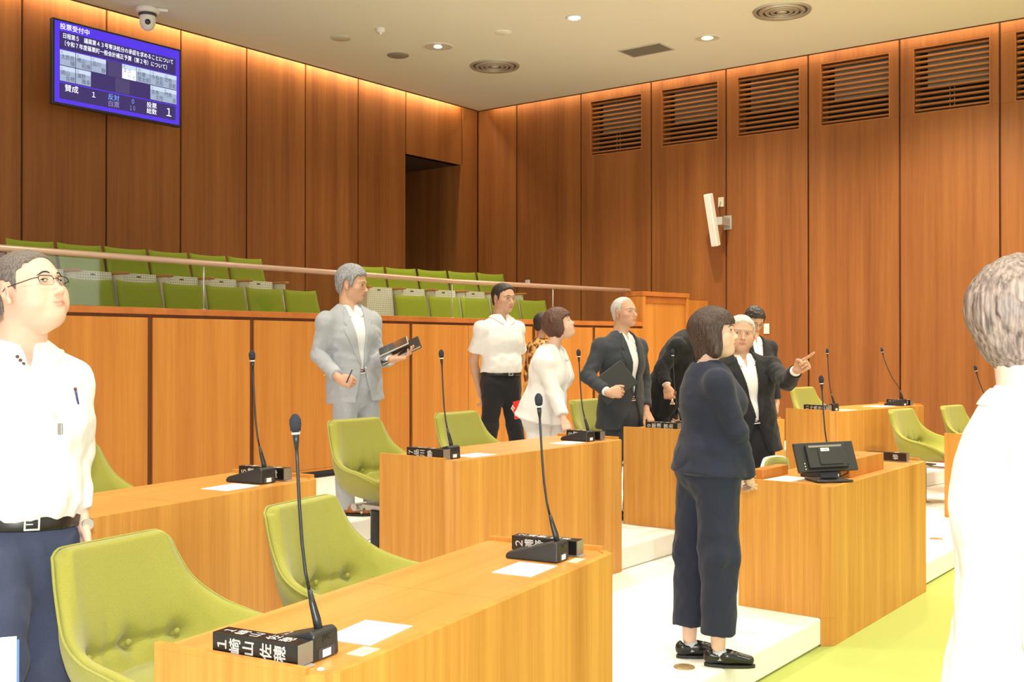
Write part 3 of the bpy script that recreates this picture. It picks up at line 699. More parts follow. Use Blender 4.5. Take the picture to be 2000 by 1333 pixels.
def make_chair():
    r = empty('council_chair')
    NA_, NB_ = 44, 52
    bm = bmesh.new()
    inner, outer = [], []
    for j in range(NB_+1):
        b = j/NB_; ri, ro = [], []
        for i in range(NA_+1):
            a = i/NA_*2-1
            # round the top corners
            aa = a
            p = shell_pt(aa, b); n = chair_normal(aa, b)
            n = -n
            top = max(0, 1-b/.07)
            p.z -= .030*top*max(0, (abs(a)-.72)/.28)**2.4
            dim = 0
            for (ba, bb) in BUT:
                if bb > .5: continue
                d2 = ((a-ba)/.15)**2+((b-bb)/.070)**2; dim += .038*math.exp(-d2*2.2)
            # tuft folds joining the buttons and running up and down
            dim += .018*math.exp(-((b-.385-.045*min(1, abs(a)/.54)**2)/.018)**2)*(1 if abs(a) < .54 else math.exp(-((abs(a)-.54)/.05)**2))
            for ba in (-.30, .30, 0):
                up = math.exp(-((a-ba)/.045)**2)*(1 if ba == 0 or b < .385 else .9)
                if .385 < b < .60: dim += .014*up*(1-(b-.385)/.215)
                if .20 < b < .385: dim += .009*up*((b-.20)/.185)
            edge = max(abs(a), 1-b*12 if b < .083 else 0, (b-.93)/.07 if b > .93 else 0)
            edge = max(0, (edge-.86)/.14)
            th = .040*(1-.55*edge**2)
            puff = .010*(1-edge)
            pi = p+n*(th*.5+puff-dim)
            po = p-n*(th*.75)
            ri.append(bm.verts.new(pi)); ro.append(bm.verts.new(po))
        inner.append(ri); outer.append(ro)
    for j in range(NB_):
        for i in range(NA_):
            bm.faces.new((inner[j][i], inner[j+1][i], inner[j+1][i+1], inner[j][i+1]))
            bm.faces.new((outer[j][i], outer[j][i+1], outer[j+1][i+1], outer[j+1][i]))
    def rimstrip(A, B):
        for k in range(len(A)-1):
            bm.faces.new((A[k], A[k+1], B[k+1], B[k]))
    rimstrip(inner[0], outer[0]); rimstrip(outer[NB_], inner[NB_])
    rimstrip([g[0] for g in outer], [g[0] for g in inner]); rimstrip([g[NA_] for g in inner], [g[NA_] for g in outer])
    bmesh.ops.recalc_face_normals(bm, faces=bm.faces)
    o = mobj('upholstered_shell', bm, M_GREEN, r, True)
    sub = o.modifiers.new('sub', 'SUBSURF'); sub.levels = 1; sub.render_levels = 1
    # welt around the rim
    pts = []
    def rim(a, b):
        p = shell_pt(a, b); n = chair_normal(a, b)
        n = -n
        top = max(0, 1-b/.07); p.z -= .030*top*max(0, (abs(a)-.72)/.28)**2.4
        return p-n*.020+Vector((math.copysign(.004, a)*abs(a)**4, 0, 0))
    for j in range(NB_, 0, -2): pts.append(rim(-.985, j/NB_))
    for i in range(0, NA_+1, 2): pts.append(rim((i/NA_*2-1)*.985, 0.004)+Vector((0, 0, .003)))
    for j in range(2, NB_+1, 2): pts.append(rim(.985, j/NB_))
    bm = bmesh.new(); tube(bm, pts, .0042, 6); mobj('welt', bm, M_GREEN, r, True)
    # seat cushion
    bm = bmesh.new()
    ellipsoid_bm(bm, (0, -.235, .455), (.225, .235, .045), 28, 12); mobj('seat_cushion', bm, M_GREEN, r, True)
    for (ba, bb) in BUT[:3]:
        p = shell_pt(ba, bb); n = chair_normal(ba, bb); n = -n if n.y > 0 else n
        bm = bmesh.new(); ellipsoid_bm(bm, p+n*.012, (.011, .008, .011), 12, 8); mobj('button', bm, M_GREEN, r, True)
    bm = bmesh.new(); box(bm, -.08, .08, -.27, -.10, .348, .362); box(bm, -.03, .03, -.40, .02, .325, .344); tube(bm, [(-.16, -.20, .35), (-.24, -.26, .345)], .009, 8)
    tube(bm, [(.0, -.10, .335), (.0, .06, .325)], .02, 10); tube(bm, [(-.05, .0, .33), (.05, .0, .33)], .025, 10)
    mobj('swivel_mechanism', bm, M_METAL, r, bev=.003)
    bm = bmesh.new(); tube(bm, [(0, -.16, .002), (0, -.16, .32)], .048, 24); tube(bm, [(0, -.16, .32), (0, -.16, .345)], .03, 16); mobj('pedestal', bm, M_BLACKM, r)
    bm = bmesh.new(); lathe(bm, [(0, 0.001), (.085, .001), (.085, .006), (.05, .010), (.0, .010)], 24, Matrix.Translation((0, -.16, 0))); mobj('floor_plate', bm, M_METAL, r)
    return r
chair0 = make_chair(); cfirst = [True]
def put_chair(dk, x, label, y=1.13, yaw=0.0):
    M = DESK[dk]; p = M @ Vector((x, y-.04, 0))
    o = chair0 if cfirst[0] else copy_tree(chair0); cfirst[0] = False
    o.location = p; o.rotation_euler = (0, 0, M.to_euler().z+math.radians(yaw))
    tag(o, label, 'chair', 'green upholstered council chairs')
put_chair('12', .40, 'nearest green tufted council chair at the bottom left', 1.12, 0)
put_chair('12', 1.33, 'green tufted chair behind the nearest desk, second from the bottom left corner', 1.14, 2)
put_chair('56', 1.13, 'green chair behind the left desk, partly hidden by the man with glasses', 1.02, 4)
put_chair('78', .37, 'green tufted chair in front of the man in the light grey suit', 1.10, 0)
put_chair('78', 1.27, 'green chair between the grey suited man and the woman in white', 1.05, 0)
put_chair('910', .74, 'green chair showing beside the man holding the black tablet folder', 1.36, 0)
put_chair('1112', 1.37, 'green chair under the pointing hand, behind the far desk', 1.24, 0)
put_chair('34', .70, 'green chair with its black pedestal showing beside the monitor desk', 1.30, 0)
put_chair('34', 1.66, 'green chair next to the head of the near man in white at right', 1.27, 0)
# white shelled clerk's chair
r = empty('clerk_chair', (1.70, 6.98, 0), A52, 'small white shelled clerk chair with green backrest behind the monitor', 'chair')
def padgrid(bm, hw, z0, z1, yf, th, nx=12, nz=8, rr=4):
    def pt(u, v, k):
        sh = (1-abs(v*2-1)**rr*.12); x = u*hw*(1-.18*max(0, v-.5)*2*abs(v-.5)*2)
        y = yf+.03*u*u*-1+(th if k else 0); 
        e = max(abs(u), abs(2*v-1)); y += (.010 if k == 0 else -.010)*(1 if e > .93 else 0)
        return Vector((x, y, z0+(z1-z0)*v-.02*abs(u)**4*(1 if v > .8 else 0)))
    g = [[[bm.verts.new(pt(i/nx*2-1, j/nz, k)) for i in range(nx+1)] for j in range(nz+1)] for k in (0, 1)]
    for k in (0, 1):
        for j in range(nz):
            for i in range(nx):
                q = [g[k][j][i], g[k][j][i+1], g[k][j+1][i+1], g[k][j+1][i]]; bm.faces.new(q if k == 0 else q[::-1])
    a, b = g
    for j in range(nz): bm.faces.new((a[j][0], a[j+1][0], b[j+1][0], b[j][0])); bm.faces.new((a[j][nx], b[j][nx], b[j+1][nx], a[j+1][nx]))
    for i in range(nx): bm.faces.new((a[0][i], b[0][i], b[0][i+1], a[0][i+1])); bm.faces.new((a[nz][i], a[nz][i+1], b[nz][i+1], b[nz][i]))
bm = bmesh.new(); padgrid(bm, .195, .42, .735, .0, .03); mobj('backrest_pad', bm, M_GREEN, r, True)
bm = bmesh.new(); padgrid(bm, .215, .40, .742, .022, .03); mobj('backrest_shell', bm, M_WHITEP, r, True)
bm = bmesh.new(); ellipsoid_bm(bm, (0, -.18, .42), (.21, .21, .035), 24, 10); mobj('seat', bm, M_GREEN, r, True)
for a in range(5):
    bm = bmesh.new(); t_ = a*2*PI/5; tube(bm, [(0, -.18, .09), (.24*math.cos(t_), -.18+.24*math.sin(t_), .055)], [.02, .014], 8); ellipsoid_bm(bm, (.24*math.cos(t_), -.18+.24*math.sin(t_), .027), (.022, .022, .026), 10, 8); mobj('base_leg', bm, M_BLACK, r, True)
bm = bmesh.new(); tube(bm, [(0, -.18, .09), (0, -.18, .39)], .022, 12); tube(bm, [(0, -.1, .385), (0, .03, .41)], .02, 8); mobj('gas_column', bm, M_BLACKM, r, True)
# ------------------------------------------------------------------ microphones, name plates, papers
def make_mic(bend=None):
    r = empty('desk_microphone')
    # wedge body: low end at +y, high end at y=0
    prof = [(.0, .0), (.0, .052), (.012, .060), (.17, .020), (.178, .012), (.178, .0)]
    bm = bmesh.new()
    n = len(prof); A = []
    for x in (-.042, .042):
        A.append([bm.verts.new((x*(1 if z < .02 else .92), y, z)) for y, z in prof])
    bm.faces.new(A[0]); bm.faces.new(A[1][::-1])
    for i in range(n): bm.faces.new((A[0][i], A[1][i], A[1][(i+1) % n], A[0][(i+1) % n]))
    bmesh.ops.recalc_face_normals(bm, faces=bm.faces)
    mobj('base', bm, M_BLACK, r, bev=.005)
    bm = bmesh.new(); box(bm, -.026, .026, -.0012, .004, .003, .024); mobj('cable_recess', bm, M_DGREY, r)
    bm = bmesh.new(); box(bm, -.014, .012, -.0022, -.0014, .005, .02); mobj('white_label', bm, M_LET, r)
    bm = bmesh.new()
    Mt = Matrix.Translation((.0, -.0006, .043)) @ Matrix.Rotation(PI/2, 4, 'X'); add_text(bm, 'JVC', .017, Mt, 'CENTER')
    mobj('maker_lettering', bm, mat('dark_lettering', (.004, .004, .004, 1), .6), r)
    bm = bmesh.new()
    for k in range(3): box(bm, .0421, .0427, .055+k*.016, .063+k*.016, .006, .010)
    mobj('symbols', bm, M_LET, r)
    bm = bmesh.new()
    sl = math.atan2(-.04, .158)
    for k in range(3): box(bm, -.018+k*.016-.005, -.018+k*.016+.005, .10, .108, .0005, .002, Matrix.Translation((0, 0, .0605-.0253*.10/.1-.0)) )
    mobj('button_row', bm, M_METAL, r)
    for ch_ in r.children: ch_.scale = (1.2, 1.15, 1.2)
    g = [(0, .022, .058), (0, .030, .090), (0, .042, .125), (0, .052, .16)]
    bm = bmesh.new(); tube(bm, g, [.0105, .0105, .0085, .0055], 14); mobj('neck_sleeve', bm, M_BLACKM, r, True)
    bm = bmesh.new(); tube(bm, [(0, .0235, .056), (0, .0255, .064)], .0112, 14); mobj('ring', bm, M_METAL, r, True)
    pts = bend or [(0, .052, .155), (0, .064, .20), (0, .075, .27), (0, .083, .36), (0, .090, .47), (0, .094, .53)]
    bm = bmesh.new(); tube(bm, pts, .0042, 10); 
    e = Vector(pts[-1]); d = (e-Vector(pts[-2])).normalized()
    tube(bm, [e-d*.03, e-d*.01, e+d*.012], [.0045, .0075, .0085], 12); mobj('gooseneck', bm, M_BLACKM, r, True)
    bm = bmesh.new(); tube(bm, [e+d*.006, e+d*.011], .0105, 14); mobj('light_ring', bm, M_LET, r, True)
    bm = bmesh.new()
    ellipsoid_bm(bm, (0, 0, 0), (.0145, .0145, .024), 16, 12); tube(bm, [(0, 0, -.018), (0, 0, .010)], [.0125, .0145], 16)
    R_ = Vector((0, 0, 1)).rotation_difference(d).to_matrix().to_4x4(); 
    for v in bm.verts: v.co = Matrix.Translation(e+d*.033) @ R_ @ v.co
    mobj('foam_windscreen', bm, M_FOAM, r, True)
    return r
mic0 = make_mic(); mfirst = [True]
mic1 = None
def put_mic(dk, side, label, tmpl=None, dx=0, dy=0, yaw=0):
    M = DESK[dk]; x = .135 if side == 0 else 1.47
    p = M @ Vector((x+dx, .10+dy, DH-.001))
    src = tmpl or mic0
    if tmpl is None and mfirst[0]: o = mic0; mfirst[0] = False
    else: o = copy_tree(src)
    o.location = p; o.rotation_euler = (0, 0, M.to_euler().z+math.radians(yaw))
    tag(o, label, 'microphone', 'gooseneck desk microphones'); return o
put_mic('12', 0, 'nearest gooseneck microphone, beside the large name bar numbered 1')
put_mic('12', 1, 'gooseneck microphone on the far end of the nearest desk, beside name bar 2')
put_mic('56', 1, 'gooseneck microphone on the left desk, in front of the gallery wall panels')
put_mic('78', 0, 'gooseneck microphone on the middle desk beside name bar 7')
put_mic('78', 1, 'gooseneck microphone on the middle desk in front of the man with the tablet folder')
put_mic('910', 0, 'thin microphone just left of the face of the woman in navy')
put_mic('c', 0, 'gooseneck microphone rising behind the black monitor', dx=.318, dy=.03)
put_mic('1112', 0, 'gooseneck microphone on the far desk near the pointing hand', dx=.05)
lean = make_mic([(0, .052, .155), (0, .075, .20), (-.03, .12, .28), (-.05, .16, .38), (-.07, .19, .48), (-.08, .20, .54)])
M = DESK['1112']; lean.location = M @ Vector((1.47, .10, DH-.001)); lean.rotation_euler = (0, 0, M.to_euler().z)
tag(lean, 'leaning gooseneck microphone on the right end of the far desk', 'microphone', 'gooseneck desk microphones')
put_mic('34', 0, 'gooseneck microphone half hidden by the hair of the near man at right', lean, dx=.05)
M_PLATE = mat('black_lacquer', (.010, .009, .009, 1), .25, spec=.6)
M_CLEAR = mat('plate_end_metal', (.30, .29, .27, 1), .3, metal=.5)
def put_plate(dk, side, num, name, label, x=None, y1=.35, mirror=False, ang=0):
    M = DESK[dk]; L_, Hh, Tt = .262, .052, .056
    x0 = (.026 if side == 0 else 1.555) if x is None else x
    # local: u from left (user side, y large) to right (front side), face towards the left end of the desk
    o = M @ Matrix.Translation((x0, y1, DH+.004)) @ Matrix.Rotation(-PI/2+math.radians(ang), 4, 'Z')
    r = empty('name_bar', o.translation, o.to_euler().z, label, 'name plate', 'black name bars on the council desks')
    # own frame: +x to the right along the bar (towards the desk front), +y away from the viewer
    bm = bmesh.new(); box(bm, 0, L_, 0, Tt, 0, Hh); mobj('bar', bm, M_PLATE, r, bev=.0015)
    bm = bmesh.new(); box(bm, L_+.0003, L_+.002, 0.001, Tt-.001, .001, Hh-.001); mobj('end_cap', bm, M_CLEAR, r)
    bm = bmesh.new(); box(bm, .02, L_+.015, .01, Tt-.01, -.0045, -.0004); mobj('foot', bm, M_METAL, r)
    bm = bmesh.new(); FW = dict(zip('0123456789', '０１２３４５６７８９')); chars = [''.join(FW.get(c_, c_) for c_ in num)]+list(name); xx = .022
    sz_ = .036
    for i, ch in enumerate(chars):
        if ch == ' ': xx += .012; continue
        w = sz_*(.62 if i == 0 and len(num) < 2 else 1.0)
        F = Matrix.Translation((xx+w/2, -.0006, Hh/2)) @ Matrix.Rotation(PI/2, 4, 'X') @ Matrix.Rotation(PI/2, 4, 'Z')
        sxx = .55 if i == 0 and len(num) == 2 else 1.0
        add_text(bm, ch, sz_*1.05, F, 'CENTER', sx=sxx)
        for dx_, dz_ in ((.0007, 0), (-.0007, 0), (0, .0007), (0, -.0007)):
            add_text(bm, ch, sz_*1.05, Matrix.Translation((dx_, -.0001, dz_)) @ F, 'CENTER', sx=sxx)
        F = Matrix.Translation((xx+w/2, Tt/2, Hh+.0006)) @ Matrix.Rotation(PI/2, 4, 'Z')
        add_text(bm, ch, sz_*1.05, F, 'CENTER')
        xx += w+.006+(.006 if i == 0 else 0)
    mobj('lettering', bm, M_LET, r)
put_plate('12', 0, '1', '崎山 佐穂', 'large black name bar numbered 1 at the near left end of the nearest desk', y1=.362)
put_plate('12', 1, '2', '浦野 雅幸', 'black name bar numbered 2 behind the second microphone of the nearest desk')
put_plate('56', 1, '6', '横山 和輝', 'black name bar numbered 6 behind the microphone on the left desk')
put_plate('78', 0, '7', '品川 静', 'black name bar numbered 7 at the left end of the middle desk')
put_plate('78', 1, '8', '浦 雅', 'black name bar at the right end of the middle desk, by the woman in white')
put_plate('910', 0, '9', '栗須 信治', 'black name bar numbered 9 under the hand of the man with the tablet folder', y1=.36)
put_plate('1112', 0, '11', '今長谷武和', 'black name bar numbered 11 on the left end of the far desk')
put_plate('1112', 1, '12', '荒牧 泰範', 'black name bar at the right end of the far desk')
put_plate('34', 0, '3', '吉本 文枝', 'black name bar numbered 3 beside the shoulder of the near man at right', y1=.36)
put_plate('c', 1, '', '          修', 'black name bar with one white character at the right end of the monitor desk')
def sheet(dk, pts, name, label, m=M_WHITE, th=.0012, cat='paper', rot=None):
    M = DESK[dk]; bm = bmesh.new(); prism(bm, pts, 0, th)
    c = M @ Vector((0, 0, DH-.0010)); o = mobj(name, bm, m, None, False, c); o.rotation_euler = (0, 0, M.to_euler().z); tag(o, label, cat)
M_CARD = mat('pale_card', (.74, .58, .42, 1), .7)
def rot_rect(cx_, cy_, w, h, a):
    a = math.radians(a); c, s = math.cos(a), math.sin(a)
    return [(cx_+x*c-y*s, cy_+x*s+y*c) for x, y in ((-w/2, -h/2), (w/2, -h/2), (w/2, h/2), (-w/2, h/2))]
sheet('12', rot_rect(.375, .15, .21, .148, 3), 'paper_sheet', 'white paper sheet beside the nearest microphone base')
sheet('12', rot_rect(1.285, .155, .20, .148, 0), 'paper_sheet', 'white paper sheet in front of the second microphone on the nearest desk')
sheet('12', rot_rect(.222, .055, .075, .050, 0), 'name_card', 'small tan card at the foot of the nearest microphone', M_CARD, cat='card')
sheet('12', rot_rect(1.50, .065, .08, .04, 0), 'name_card', 'small tan card at the foot of the second microphone', M_CARD, cat='card')
sheet('56', rot_rect(1.29, .155, .20, .148, 0), 'paper_sheet', 'white paper sheet under the microphone of the left desk')
sheet('78', rot_rect(.34, .13, .21, .148, 0), 'paper_sheet', 'white paper sheet beside the microphone at name bar 7')
sheet('78', rot_rect(1.29, .155, .20, .148, 0), 'paper_sheet', 'white paper sheet at the right end of the middle desk')
sheet('1112', rot_rect(.36, .12, .21, .148, 0), 'paper_sheet', 'white paper sheet by name bar 11 on the far desk')
sheet('1112', rot_rect(1.22, .25, .30, .22, 0), 'paper_sheet', 'white paper sheet at the right end of the far desk')
sheet('c', rot_rect(.20, .335, .25, .15, -6), 'paper_sheet', 'stack of white paper beside the monitor stand', th=.006)
# small round coin-like studs on the desk top of the nearest desk
for dk, x, y, lb in (('12', .055, .055, 'small white round stud on the near corner of the nearest desk'), ('12', 1.64, .12, 'small white round stud at the far end of the nearest desk')):
    M = DESK[dk]; bm = bmesh.new(); lathe(bm, [(.009, 0), (.009, .002), (.006, .004), (0, .0045)], 16); o = mobj('desk_stud', bm, M_WHITEP, None, True, M @ Vector((x, y, DH-.001))); tag(o, lb, 'stud')
# wooden document boxes
M = DESK['c']
r = empty('wooden_box', M @ Vector((.51, .08, DH-.001)), A52, 'long plain wooden box on the desk right of the monitor', 'box')
bm = bmesh.new(); box(bm, 0, .58, 0, .018, 0, .10); box(bm, 0, .58, .28, .298, 0, .10); box(bm, 0, .018, .019, .279, 0, .10); box(bm, .562, .58, .019, .279, 0, .10); box(bm, .019, .561, .019, .279, .082, .099); 
mobj('casing', bm, M_BALC, r, bev=.002)
r = empty('wooden_riser', M @ Vector((.12, .44, DH-.001)), A52, 'low wooden ledge behind the monitor on the desk back edge', 'ledge')
bm = bmesh.new(); box(bm, 0, .36, 0, .07, 0, .055); mobj('ledge', bm, M_BALC, r, bev=.002)
# monitor
mp = M @ Vector((.285, .120, DH+.0005))
r = empty('touch_monitor', mp, math.radians(8), 'black monitor seen from behind on a folding stand', 'monitor')
bm = bmesh.new(); box(bm, -.10, .115, -.07, .10, 0, .010); tube(bm, [(-.10, -.075, .008), (-.04, -.085, .008), (.11, -.07, .008)], .008, 8); mobj('stand_base', bm, M_BLACK, r, bev=.004)
T_ = Matrix.Translation((0, .02, .012)) @ Matrix.Rotation(math.radians(-14), 4, 'X')
bm = bmesh.new(); box(bm, -.035, .065, -.008, .008, 0, .115, T_); box(bm, -.04, .07, -.015, .015, .10, .12, T_); mobj('stand_arm', bm, M_BLACKM, r, bev=.003)
T_ = Matrix.Translation((-.005, .03, .132)) @ Matrix.Rotation(math.radians(-26), 4, 'X') @ Matrix.Rotation(math.radians(-2), 4, 'Y')
bm = bmesh.new(); box(bm, -.176, .176, -.008, .014, -.086, .086, T_); mobj('screen_case', bm, M_BLACK, r, bev=.004)
bm = bmesh.new(); box(bm, -.115, .115, -.028, -.0085, -.07, .066, T_); box(bm, -.05, .085, -.034, -.0285, -.055, .042, T_); mobj('rear_housing', bm, mat('black_textured_plastic', (.022, .022, .022, 1), .6, bump=(500, .4)), r, bev=.006)
bm = bmesh.new(); box(bm, -.10, .095, -.0292, -.0285, .048, .060, T_); mobj('vent_strip', bm, M_CLEAR, r)
bm = bmesh.new(); box(bm, -.035, .015, -.0355, -.0343, .022, .041, T_); mobj('white_label', bm, M_LET, r)
bm = bmesh.new(); add_text(bm, '中継', .014, T_ @ Matrix.Translation((-.010, -.0360, .031)) @ Matrix.Rotation(PI/2, 4, 'X'), 'CENTER'); mobj('label_lettering', bm, M_BLACK, r)
for k in range(3):
    bm = bmesh.new(); ellipsoid_bm(bm, T_ @ Vector((-.135, -.012, -.04-.016*k)), (.005, .004, .005), 10, 6); mobj('screw', bm, M_CHROME, r, True)
bm = bmesh.new(); tube(bm, [T_ @ Vector((.07, -.02, -.05)), Vector((.11, -.02, .10)), Vector((.13, .03, .04)), Vector((.12, .12, .006)), Vector((.06, .14, .005))], .003, 6); mobj('cable', bm, M_BLACK, r, True)
# papers standing at the bottom left corner: a raised document rack at hip height
# floor outlets
for px, py, lb in ((1336, 1303, 'round brass floor outlet near the loafers of the woman in navy'), (1828, 1053, 'round brass floor outlet right of the monitor desk')):
    c = onz(px, py, 0.0); bm = bmesh.new(); lathe(bm, [(.048, 0), (.048, .003), (.043, .0045), (.0, .005)], 28); o = mobj('floor_outlet', bm, M_BRASS, None, True, (c.x, c.y, .0005)); tag(o, lb, 'floor outlet', 'brass floor outlets')
# ------------------------------------------------------------------ distance-field modelling for figures
F32 = np.float32
def npv(v): return np.array([v[0], v[1], v[2]], dtype=F32)
class Vol:
    def __init__(s, lo, hi, h):
        s.lo = np.array(lo, dtype=float); s.h = h
        n = np.ceil((np.array(hi)-s.lo)/h).astype(int)+1
        s.ax = [(s.lo[i]+h*np.arange(n[i])).astype(F32) for i in range(3)]
        s.v = np.full(tuple(n), 1.0, dtype=F32)
    def sub(s, lo, hi):
        sl = []
        for i in range(3):
            a = int(math.floor((lo[i]-s.lo[i])/s.h)); b = int(math.ceil((hi[i]-s.lo[i])/s.h))+1
            a = max(0, a); b = min(len(s.ax[i]), b)
            if b <= a: return None
            sl.append(slice(a, b))
        return tuple(sl)
    def grid(s, sl): return s.ax[0][sl[0]][:, None, None], s.ax[1][sl[1]][None, :, None], s.ax[2][sl[2]][None, None, :]
    def add(s, prim, k=0.01, mode='u'):
        fn, lo, hi = prim; m = k+2.5*s.h
        sl = s.sub([a-m for a in lo], [a+m for a in hi])
        if sl is None: return
        d = fn(*s.grid(sl)); a = s.v[sl]
        if mode == 's': d = -d
        if mode == 'u':
            h = np.clip(.5+.5*(a-d)/k, 0, 1); s.v[sl] = d*h+a*(1-h)-k*h*(1-h)
        else:
            h = np.clip(.5-.5*(a-d)/k, 0, 1); s.v[sl] = d*h+a*(1-h)+k*h*(1-h)
    def cut(s, prim, k=0.006): s.add(prim, k, 's')
    def everywhere(s, fn):
        sl = tuple(slice(0, n) for n in s.v.shape); s.v = fn(s.v, *s.grid(sl)).astype(F32)
    def mesh(s):
        v = s.v; n = v.shape; ins = v < 0
        c = [(i, j, k) for i in (0, 1) for j in (0, 1) for k in (0, 1)]
        m = n[0]-1, n[1]-1, n[2]-1
        cnt = np.zeros(m, dtype=np.int8)
        for (i, j, k) in c: cnt += ins[i:i+m[0], j:j+m[1], k:k+m[2]]
        act = (cnt > 0) & (cnt < 8)
        idx = np.argwhere(act)
        if len(idx) == 0: return np.zeros((0, 3)), np.zeros((0, 4), int)
        ids = np.full(m, -1, dtype=np.int64); ids[act] = np.arange(len(idx))
        cv = {cc: v[idx[:, 0]+cc[0], idx[:, 1]+cc[1], idx[:, 2]+cc[2]] for cc in c}
        P = np.zeros((len(idx), 3)); W = np.zeros(len(idx))
        for a in c:
            for ax in range(3):
                if a[ax] == 1: continue
                b = list(a); b[ax] = 1; b = tuple(b)
                va, vb = cv[a], cv[b]; x = (va < 0) != (vb < 0)
                t = np.where(x, va/np.where(x, va-vb, 1), 0)
                pt = np.tile(np.array(a, float), (len(idx), 1)); pt[:, ax] += t
                P += pt*x[:, None]; W += x
        P /= W[:, None]; V = s.lo+(idx+P)*s.h
        Q = []
        for ax in range(3):
            sa = [slice(None)]*3; sb = [slice(None)]*3; sa[ax] = slice(0, n[ax]-1); sb[ax] = slice(1, n[ax])
            A, B = ins[tuple(sa)], ins[tuple(sb)]; x = A != B
            e = np.argwhere(x); o1, o2 = (ax+1) % 3, (ax+2) % 3
            ok = (e[:, o1] > 0) & (e[:, o2] > 0) & (e[:, o1] < m[o1]) & (e[:, o2] < m[o2]); e = e[ok]
            def g(d1, d2):
                q = e.copy(); q[:, o1] -= d1; q[:, o2] -= d2; return ids[q[:, 0], q[:, 1], q[:, 2]]
            q = np.stack([g(1, 1), g(0, 1), g(0, 0), g(1, 0)], 1)
            fl = ~A[e[:, 0], e[:, 1], e[:, 2]]
            q[fl] = q[fl][:, ::-1]; Q.append(q)
        Q = np.concatenate(Q); return V, Q[(Q >= 0).all(1)]
def rcone(a, b, ra, rb, cut0=False, cut1=False):
    a, b = npv(a), npv(b); ab = b-a; L2 = float(ab@ab)+1e-9; L = math.sqrt(L2); R = max(ra, rb)
    def fn(X, Y, Z):
        px, py, pz = X-a[0], Y-a[1], Z-a[2]
        tt = (px*ab[0]+py*ab[1]+pz*ab[2])/L2; t = np.clip(tt, 0, 1)
        d = np.sqrt((px-t*ab[0])**2+(py-t*ab[1])**2+(pz-t*ab[2])**2)-(ra+(rb-ra)*t)
        if cut0: d = np.maximum(d, -tt*L)
        if cut1: d = np.maximum(d, (tt-1)*L)
        return d
    return fn, np.minimum(a, b)-R, np.maximum(a, b)+R
def ecap(a, b, ra, rb, u, cut0=False, cut1=False):
    "elliptic cone: ra, rb = (half width along u, half depth)"
    a, b, u = npv(a), npv(b), npv(u); ab = b-a; L2 = float(ab@ab)+1e-9; L = math.sqrt(L2); R = max(ra+rb)
    def fn(X, Y, Z):
        px, py, pz = X-a[0], Y-a[1], Z-a[2]
        tt = (px*ab[0]+py*ab[1]+pz*ab[2])/L2; t = np.clip(tt, 0, 1)
        qx, qy, qz = px-t*ab[0], py-t*ab[1], pz-t*ab[2]
        w = ra[0]+(rb[0]-ra[0])*t; dp = ra[1]+(rb[1]-ra[1])*t
        qu = qx*u[0]+qy*u[1]+qz*u[2]; q2 = qx*qx+qy*qy+qz*qz-qu*qu
        k0 = np.sqrt(qu*qu/(w*w)+np.maximum(q2, 0)/(dp*dp)); k1 = np.sqrt(qu*qu/w**4+np.maximum(q2, 0)/dp**4)+1e-6
        d = k0*(k0-1)/k1
        d = np.where(k0 < .2, -np.minimum(w, dp)*.8, d)
        if cut0: d = np.maximum(d, -tt*L)
        if cut1: d = np.maximum(d, (tt-1)*L)
        return d
    return fn, np.minimum(a, b)-R, np.maximum(a, b)+R
def ell(c, r, Rm=None):
    c = npv(c); R = max(r)
    Rm = np.eye(3) if Rm is None else np.array(Rm)
    def fn(X, Y, Z):
        x, y, z = X-c[0], Y-c[1], Z-c[2]
        q = [x*F32(Rm[0][i])+y*F32(Rm[1][i])+z*F32(Rm[2][i]) for i in range(3)]
        k0 = np.sqrt((q[0]/r[0])**2+(q[1]/r[1])**2+(q[2]/r[2])**2); k1 = np.sqrt((q[0]/r[0]**2)**2+(q[1]/r[1]**2)**2+(q[2]/r[2]**2)**2)+1e-6
        return np.where(k0 < .2, -min(r)*.8, k0*(k0-1)/k1)
    return fn, c-R, c+R
def poly2(px, py, poly):
    "signed distance to a 2-D polygon"
    d = np.full(np.broadcast(px, py).shape, 1e6, dtype=F32); s = np.ones_like(d); n = len(poly); j = n-1
    for i in range(n):
        ex, ey = poly[j][0]-poly[i][0], poly[j][1]-poly[i][1]; wx, wy = px-poly[i][0], py-poly[i][1]
        t = np.clip((wx*ex+wy*ey)/(ex*ex+ey*ey+1e-12), 0, 1)
        d = np.minimum(d, (wx-ex*t)**2+(wy-ey*t)**2)
        c1 = py >= poly[i][1]; c2 = py < poly[j][1]; c3 = ex*wy > ey*wx
        fl = (c1 & c2 & c3) | (~c1 & ~c2 & ~c3); s = np.where(fl, -s, s); j = i
    return s*np.sqrt(d)
def waves(seed, lam, n=7, bias=(1, 1, 1)):
    r = np.random.RandomState(seed); K = []
    for i in range(n):
        d = r.normal(size=3)*np.array(bias); d /= np.linalg.norm(d); l = lam*(.6+.9*r.rand())
        K.append((d*2*PI/l, r.rand()*6.28, .5+.5*r.rand()))
    def fn(X, Y, Z):
        a = 0
        for k, ph, w in K: a = a+w*np.sin(F32(k[0])*X+F32(k[1])*Y+F32(k[2])*Z+F32(ph)+.6*np.sin(F32(k[1]*.5)*X+F32(k[2]*.5)*Y+F32(k[0]*.4)*Z))
        return a/n*1.6
    return fn
def folds(seed, lam, bias=(1, 1, 1), n=5):
    "creased cloth: ridged waves, mostly running across the given bias"
    a = waves(seed, lam, n, bias); b = waves(seed+50, lam*.55, n, bias)
    def fn(X, Y, Z):
        u = np.abs(a(X, Y, Z)); w = np.abs(b(X, Y, Z)); return (.42-u)*1.5+(.4-w)*.7
    return fn
